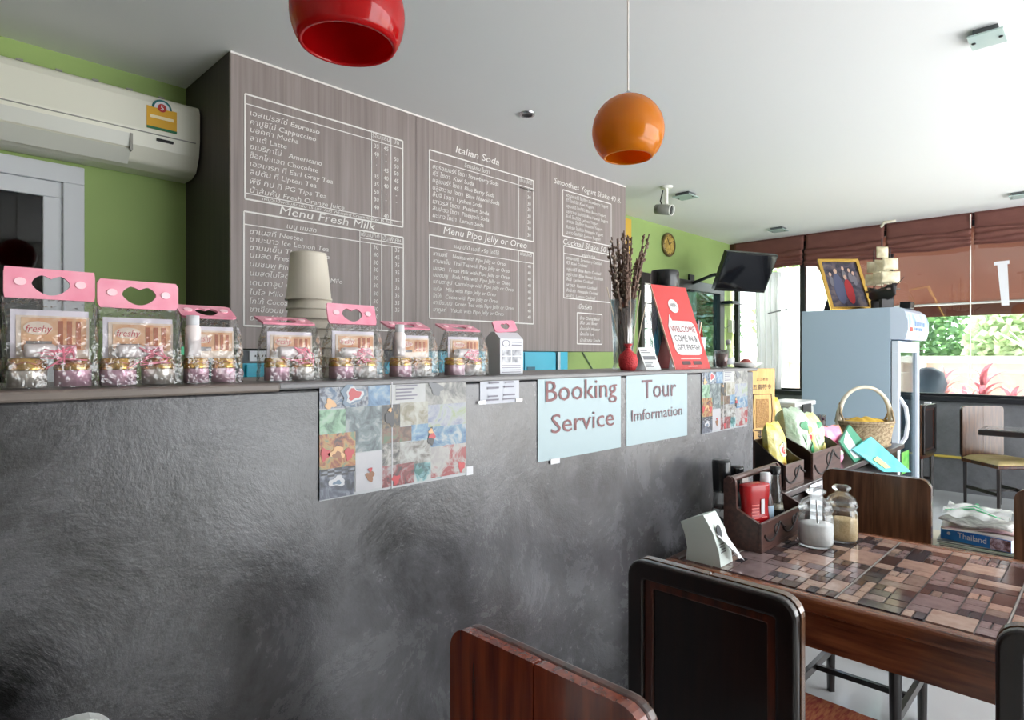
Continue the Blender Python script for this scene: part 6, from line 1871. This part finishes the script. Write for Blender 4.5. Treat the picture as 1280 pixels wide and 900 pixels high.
for (cx, cz) in ((0.70, 0.78), (0.56, 0.82), (0.78, 0.72), (0.22, 0.70)):
    fig(cx, cz, 0.03, 0.04, skin_c, 1); fig(cx, cz - 0.14, 0.05, 0.10, M('painted_grey', (120, 116, 126), 0.5), 1)
foot = bl0 - nh * 0.40
hinge = bl0 + up * ph2 * 0.75 - nh * 0.004
build(sheet4(MB(), [foot + U * 0.13, foot + U * (pw_ - 0.13), hinge + U * (pw_ - 0.14), hinge + U * 0.14], 0.005), 'strut', black_matt, t)

# model ship on the fridge
ms_ = Vector((fx0 + 0.16, 1.44, fzt))
t = thing('model_ship', 'wooden model sailing ship with cream sails on the fridge top', 'model ship', ms_, rz=-0.75)
t.scale = (1.25, 1.25, 1.3)
hl = MB().grid(lambda u, v: (0.05 * math.sin(math.pi * u) ** 0.6 * (2 * v - 1) * 1.0, 0.14 - 0.28 * u, 0.05 + 0.075 * abs(2 * v - 1) ** 1.5 + 0.03 * (2 * u - 1) ** 2), 16, 12)
build(hl, 'hull', M('hull_dark', (34, 28, 28), 0.5), t, local=True, solid=0.006)
build(MB().bb(-0.045, 0.045, -0.12, 0.12, 0.115, 0.125), 'deck', M('deck_brown', (84, 62, 48), 0.6), t, local=True)
build(MB().bb(-0.04, 0.04, -0.06, -0.03, 0, 0.06).bb(-0.04, 0.04, 0.03, 0.06, 0, 0.06), 'stand', M('hull_dark'), t, local=True)
sail = M('sail_cream', (222, 212, 184), 0.8, 0, (196, 184, 150), 20)
for i, (y, hm) in enumerate(((0.085, 0.40), (0.0, 0.46), (-0.085, 0.38))):
    build(MB().tube([(0, y, 0.11), (0, y, hm)], 0.004, 6), 'mast', M('hull_dark'), t, local=True)
    for k in range(3):
        z0_, z1_ = 0.16 + k * 0.085, 0.16 + k * 0.085 + 0.075
        if z1_ > hm: continue
        wv = 0.065 - 0.012 * k
        build(MB().grid(lambda u, v: (-wv + 2 * wv * u * 1.0, y - 0.022 * math.sin(math.pi * u) * math.sin(math.pi * v) - 0.004, z0_ + (z1_ - z0_) * v), 8, 6), 'sail', sail, t, local=True, solid=0.002)
build(MB().tube([(0, -0.13, 0.13), (0, -0.22, 0.18)], 0.003, 5), 'bowsprit', M('hull_dark'), t, local=True)
for y in (0.085, 0.0, -0.085):
    for s in (-1, 1):
        build(MB().tube([(s * 0.05, y, 0.12), (0, y, 0.36)], 0.0012, 4), 'shroud', M('hull_dark'), t, local=True)
tag(build(MB().bb(fx0 + 0.25, fx0 + 0.4, 1.25, 1.33, fzt, fzt + 0.06), 'black_box', black_gloss, bevel=0.006), 'small black box beside the model ship on the fridge', 'box')

# ------------------------------------------------------------------ magazine bench between the far chairs
mbn = thing('low_bench', 'low pale topped bench carrying the pile of magazines', 'bench', (3.35, 0.42, 0))
bz = 0.565
build(MB().bb(3.12, 3.56, 0.18, 0.78, bz - 0.03, bz), 'top', M('bench_top', (176, 170, 152), 0.5), mbn, bevel=0.004)
for x in (3.14, 3.50):
    for y in (0.20, 0.72):
        build(MB().bb(x, x + 0.04, y, y + 0.04, 0, bz - 0.03), 'leg', black_wood, mbn)
rm = random.Random(9)
z = bz
mags = [('grey covered magazine at the bottom of the pile', (120, 112, 110), 0.010), ('white magazine second from the bottom of the pile', (226, 226, 220), 0.008), ('dark brown magazine low in the pile', (92, 78, 74), 0.009),
        ('pale green magazine under the blue travel guide', (190, 206, 190), 0.008), ('charcoal magazine directly under the blue travel guide', (88, 92, 92), 0.009)]
for lab, c, th in mags:
    t = thing('magazine', lab, 'magazine', (3.30 + rm.uniform(-0.015, 0.015), 0.43 + rm.uniform(-0.015, 0.015), z), rz=rm.uniform(-0.12, 0.12), group='magazines in the pile')
    build(MB().bb(-0.105, 0.105, -0.14, 0.14, 0, th * 0.25).bb(-0.105, 0.105, -0.14, 0.14, th * 0.8, th), 'cover', M('mag_' + lab[:9].replace(' ', '_'), c, 0.3), t, local=True)
    build(MB().bb(-0.101, 0.103, -0.137, 0.137, th * 0.25, th * 0.8), 'pages', M('page_white', (230, 228, 220), 0.8), t, local=True)
    z += th
t = thing('travel_guide', 'thick blue travel guide with Thailand on its spine in the pile', 'book', (3.275, 0.415, z), rz=math.radians(-14), group='magazines in the pile')
th = 0.048
build(MB().bb(-0.066, 0.062, -0.125, 0.125, 0.003, th - 0.003), 'pages', M('page_white'), t, local=True)
bc = M('guide_blue', (40, 92, 178), 0.3, 0, (60, 150, 214), 6)
build(MB().bb(-0.070, 0.066, -0.127, 0.127, 0, 0.003).bb(-0.070, 0.066, -0.127, 0.127, th - 0.003, th), 'cover', M('guide_cover', (196, 186, 190), 0.3), t, local=True)
sp_ = build(MB().bb(-0.072, -0.066, -0.127, 0.127, 0, th), 'spine', bc, t, local=True)
build(text(MB(), 'Thailand', (-0.0735, 0.062, 0.016), (0, -1, 0), UZ, 0.105, 0.034, 0, 0.008), 'lettering', paper, sp_, local=True)
build(MB().bb(-0.0735, -0.072, -0.127, -0.055, 0.002, th - 0.002), 'spine_photo', photo_m('guide_photo', [(90, 60, 60), (150, 120, 130), (206, 190, 206)], 40), sp_, local=True)
build(MB().lathe([(0.0, 0.0), (0.007, 0.0005)], 12, (-0.0735, 0.095, 0.027), Matrix.Rotation(math.radians(-90), 3, 'Y')), 'spine_mark', paper, sp_, local=True)
z += th
t = thing('magazine', 'pink covered magazine on top of the blue travel guide', 'magazine', (3.31, 0.42, z), rz=0.1, group='magazines in the pile')
build(MB().grid(lambda u, v: (-0.10 + 0.2 * u, -0.14 + 0.28 * v, 0.012 + 0.006 * math.sin(v * 5) + 0.004 * u), 8, 10), 'cover', M('mag_pink', (206, 170, 180), 0.3, 0, (226, 214, 196), 14), t, local=True, solid=0.004)
build(MB().bb(-0.098, 0.098, -0.137, 0.137, 0.0, 0.008), 'pages', M('page_white'), t, local=True)
z += 0.026
t = thing('magazine', 'white folded newspaper near the top of the pile', 'newspaper', (3.30, 0.43, z), rz=-0.06, group='magazines in the pile')
build(MB().grid(lambda u, v: (-0.11 + 0.22 * u, -0.13 + 0.25 * v, 0.01 + 0.008 * math.sin(v * 8 + u * 3)), 8, 12), 'sheet', M('newsprint', (210, 208, 204), 0.7, 0, (150, 146, 144), 40), t, local=True, solid=0.008)
z += 0.028
t = thing('plastic_wrap', 'crumpled clear wrapper with green stripes topping the pile', 'wrapper', (3.30, 0.45, z), group='magazines in the pile')
build(MB().grid(lambda u, v: (-0.10 + 0.2 * u + 0.01 * math.sin(v * 13), -0.13 + 0.23 * v, 0.016 + 0.015 * math.sin(u * 11 + v * 7) * math.sin(v * 9 + 1) + 0.01 * u), 20, 20), 'film', film('wrap_clear', (236, 244, 238), 0.35, 0.1, 0.35), t, local=True)
for k in range(5):
    build(MB().tube([(-0.08 + 0.03 * k, -0.1 + 0.02 * k, 0.022), (-0.02 + 0.03 * k, 0.0, 0.034), (-0.06 + 0.04 * k, 0.09 - 0.02 * k, 0.022)], 0.006, 6, flat=0.4), 'green_stripe', M('stripe_green', (60, 180, 120), 0.4) if k % 2 == 0 else paper, t, local=True)

# white plastic chair against the counter, only its corner in view
t = thing('plastic_chair', 'pale grey plastic chair whose rounded back corner shows at the bottom left', 'chair', (0.0, 0.955, 0))
pc = M('pale_plastic', (206, 208, 206), 0.4)
build(MB().prism(rrect(0.42, 0.46, 0.045, 0.015, 0.70), 0.022, (0, 0, 0), (1, 0, 0), (0, 0, 1), (0, 1, 0)), 'backrest', pc, t, local=True, bevel=0.006)
build(MB().bb(-0.19, 0.22, -0.42, 0.01, 0.42, 0.45), 'seat', pc, t, local=True, bevel=0.01)
for x in (-0.17, 0.20):
    for y in (-0.39, -0.01):
        build(MB().tube([(x, y, 0), (x, y, 0.43)], [0.018, 0.022], 8), 'leg', pc, t, local=True)

tag(build(MB().tube([(XW - 0.02, 0.6, 0.36), (XW - 0.02, 1.6, 0.36)], 0.014, 8), 'wall_pipe', M('pipe_yellow', (216, 190, 90), 0.4)), 'thin yellow pipe along the low grey wall beside the fridge', 'pipe')
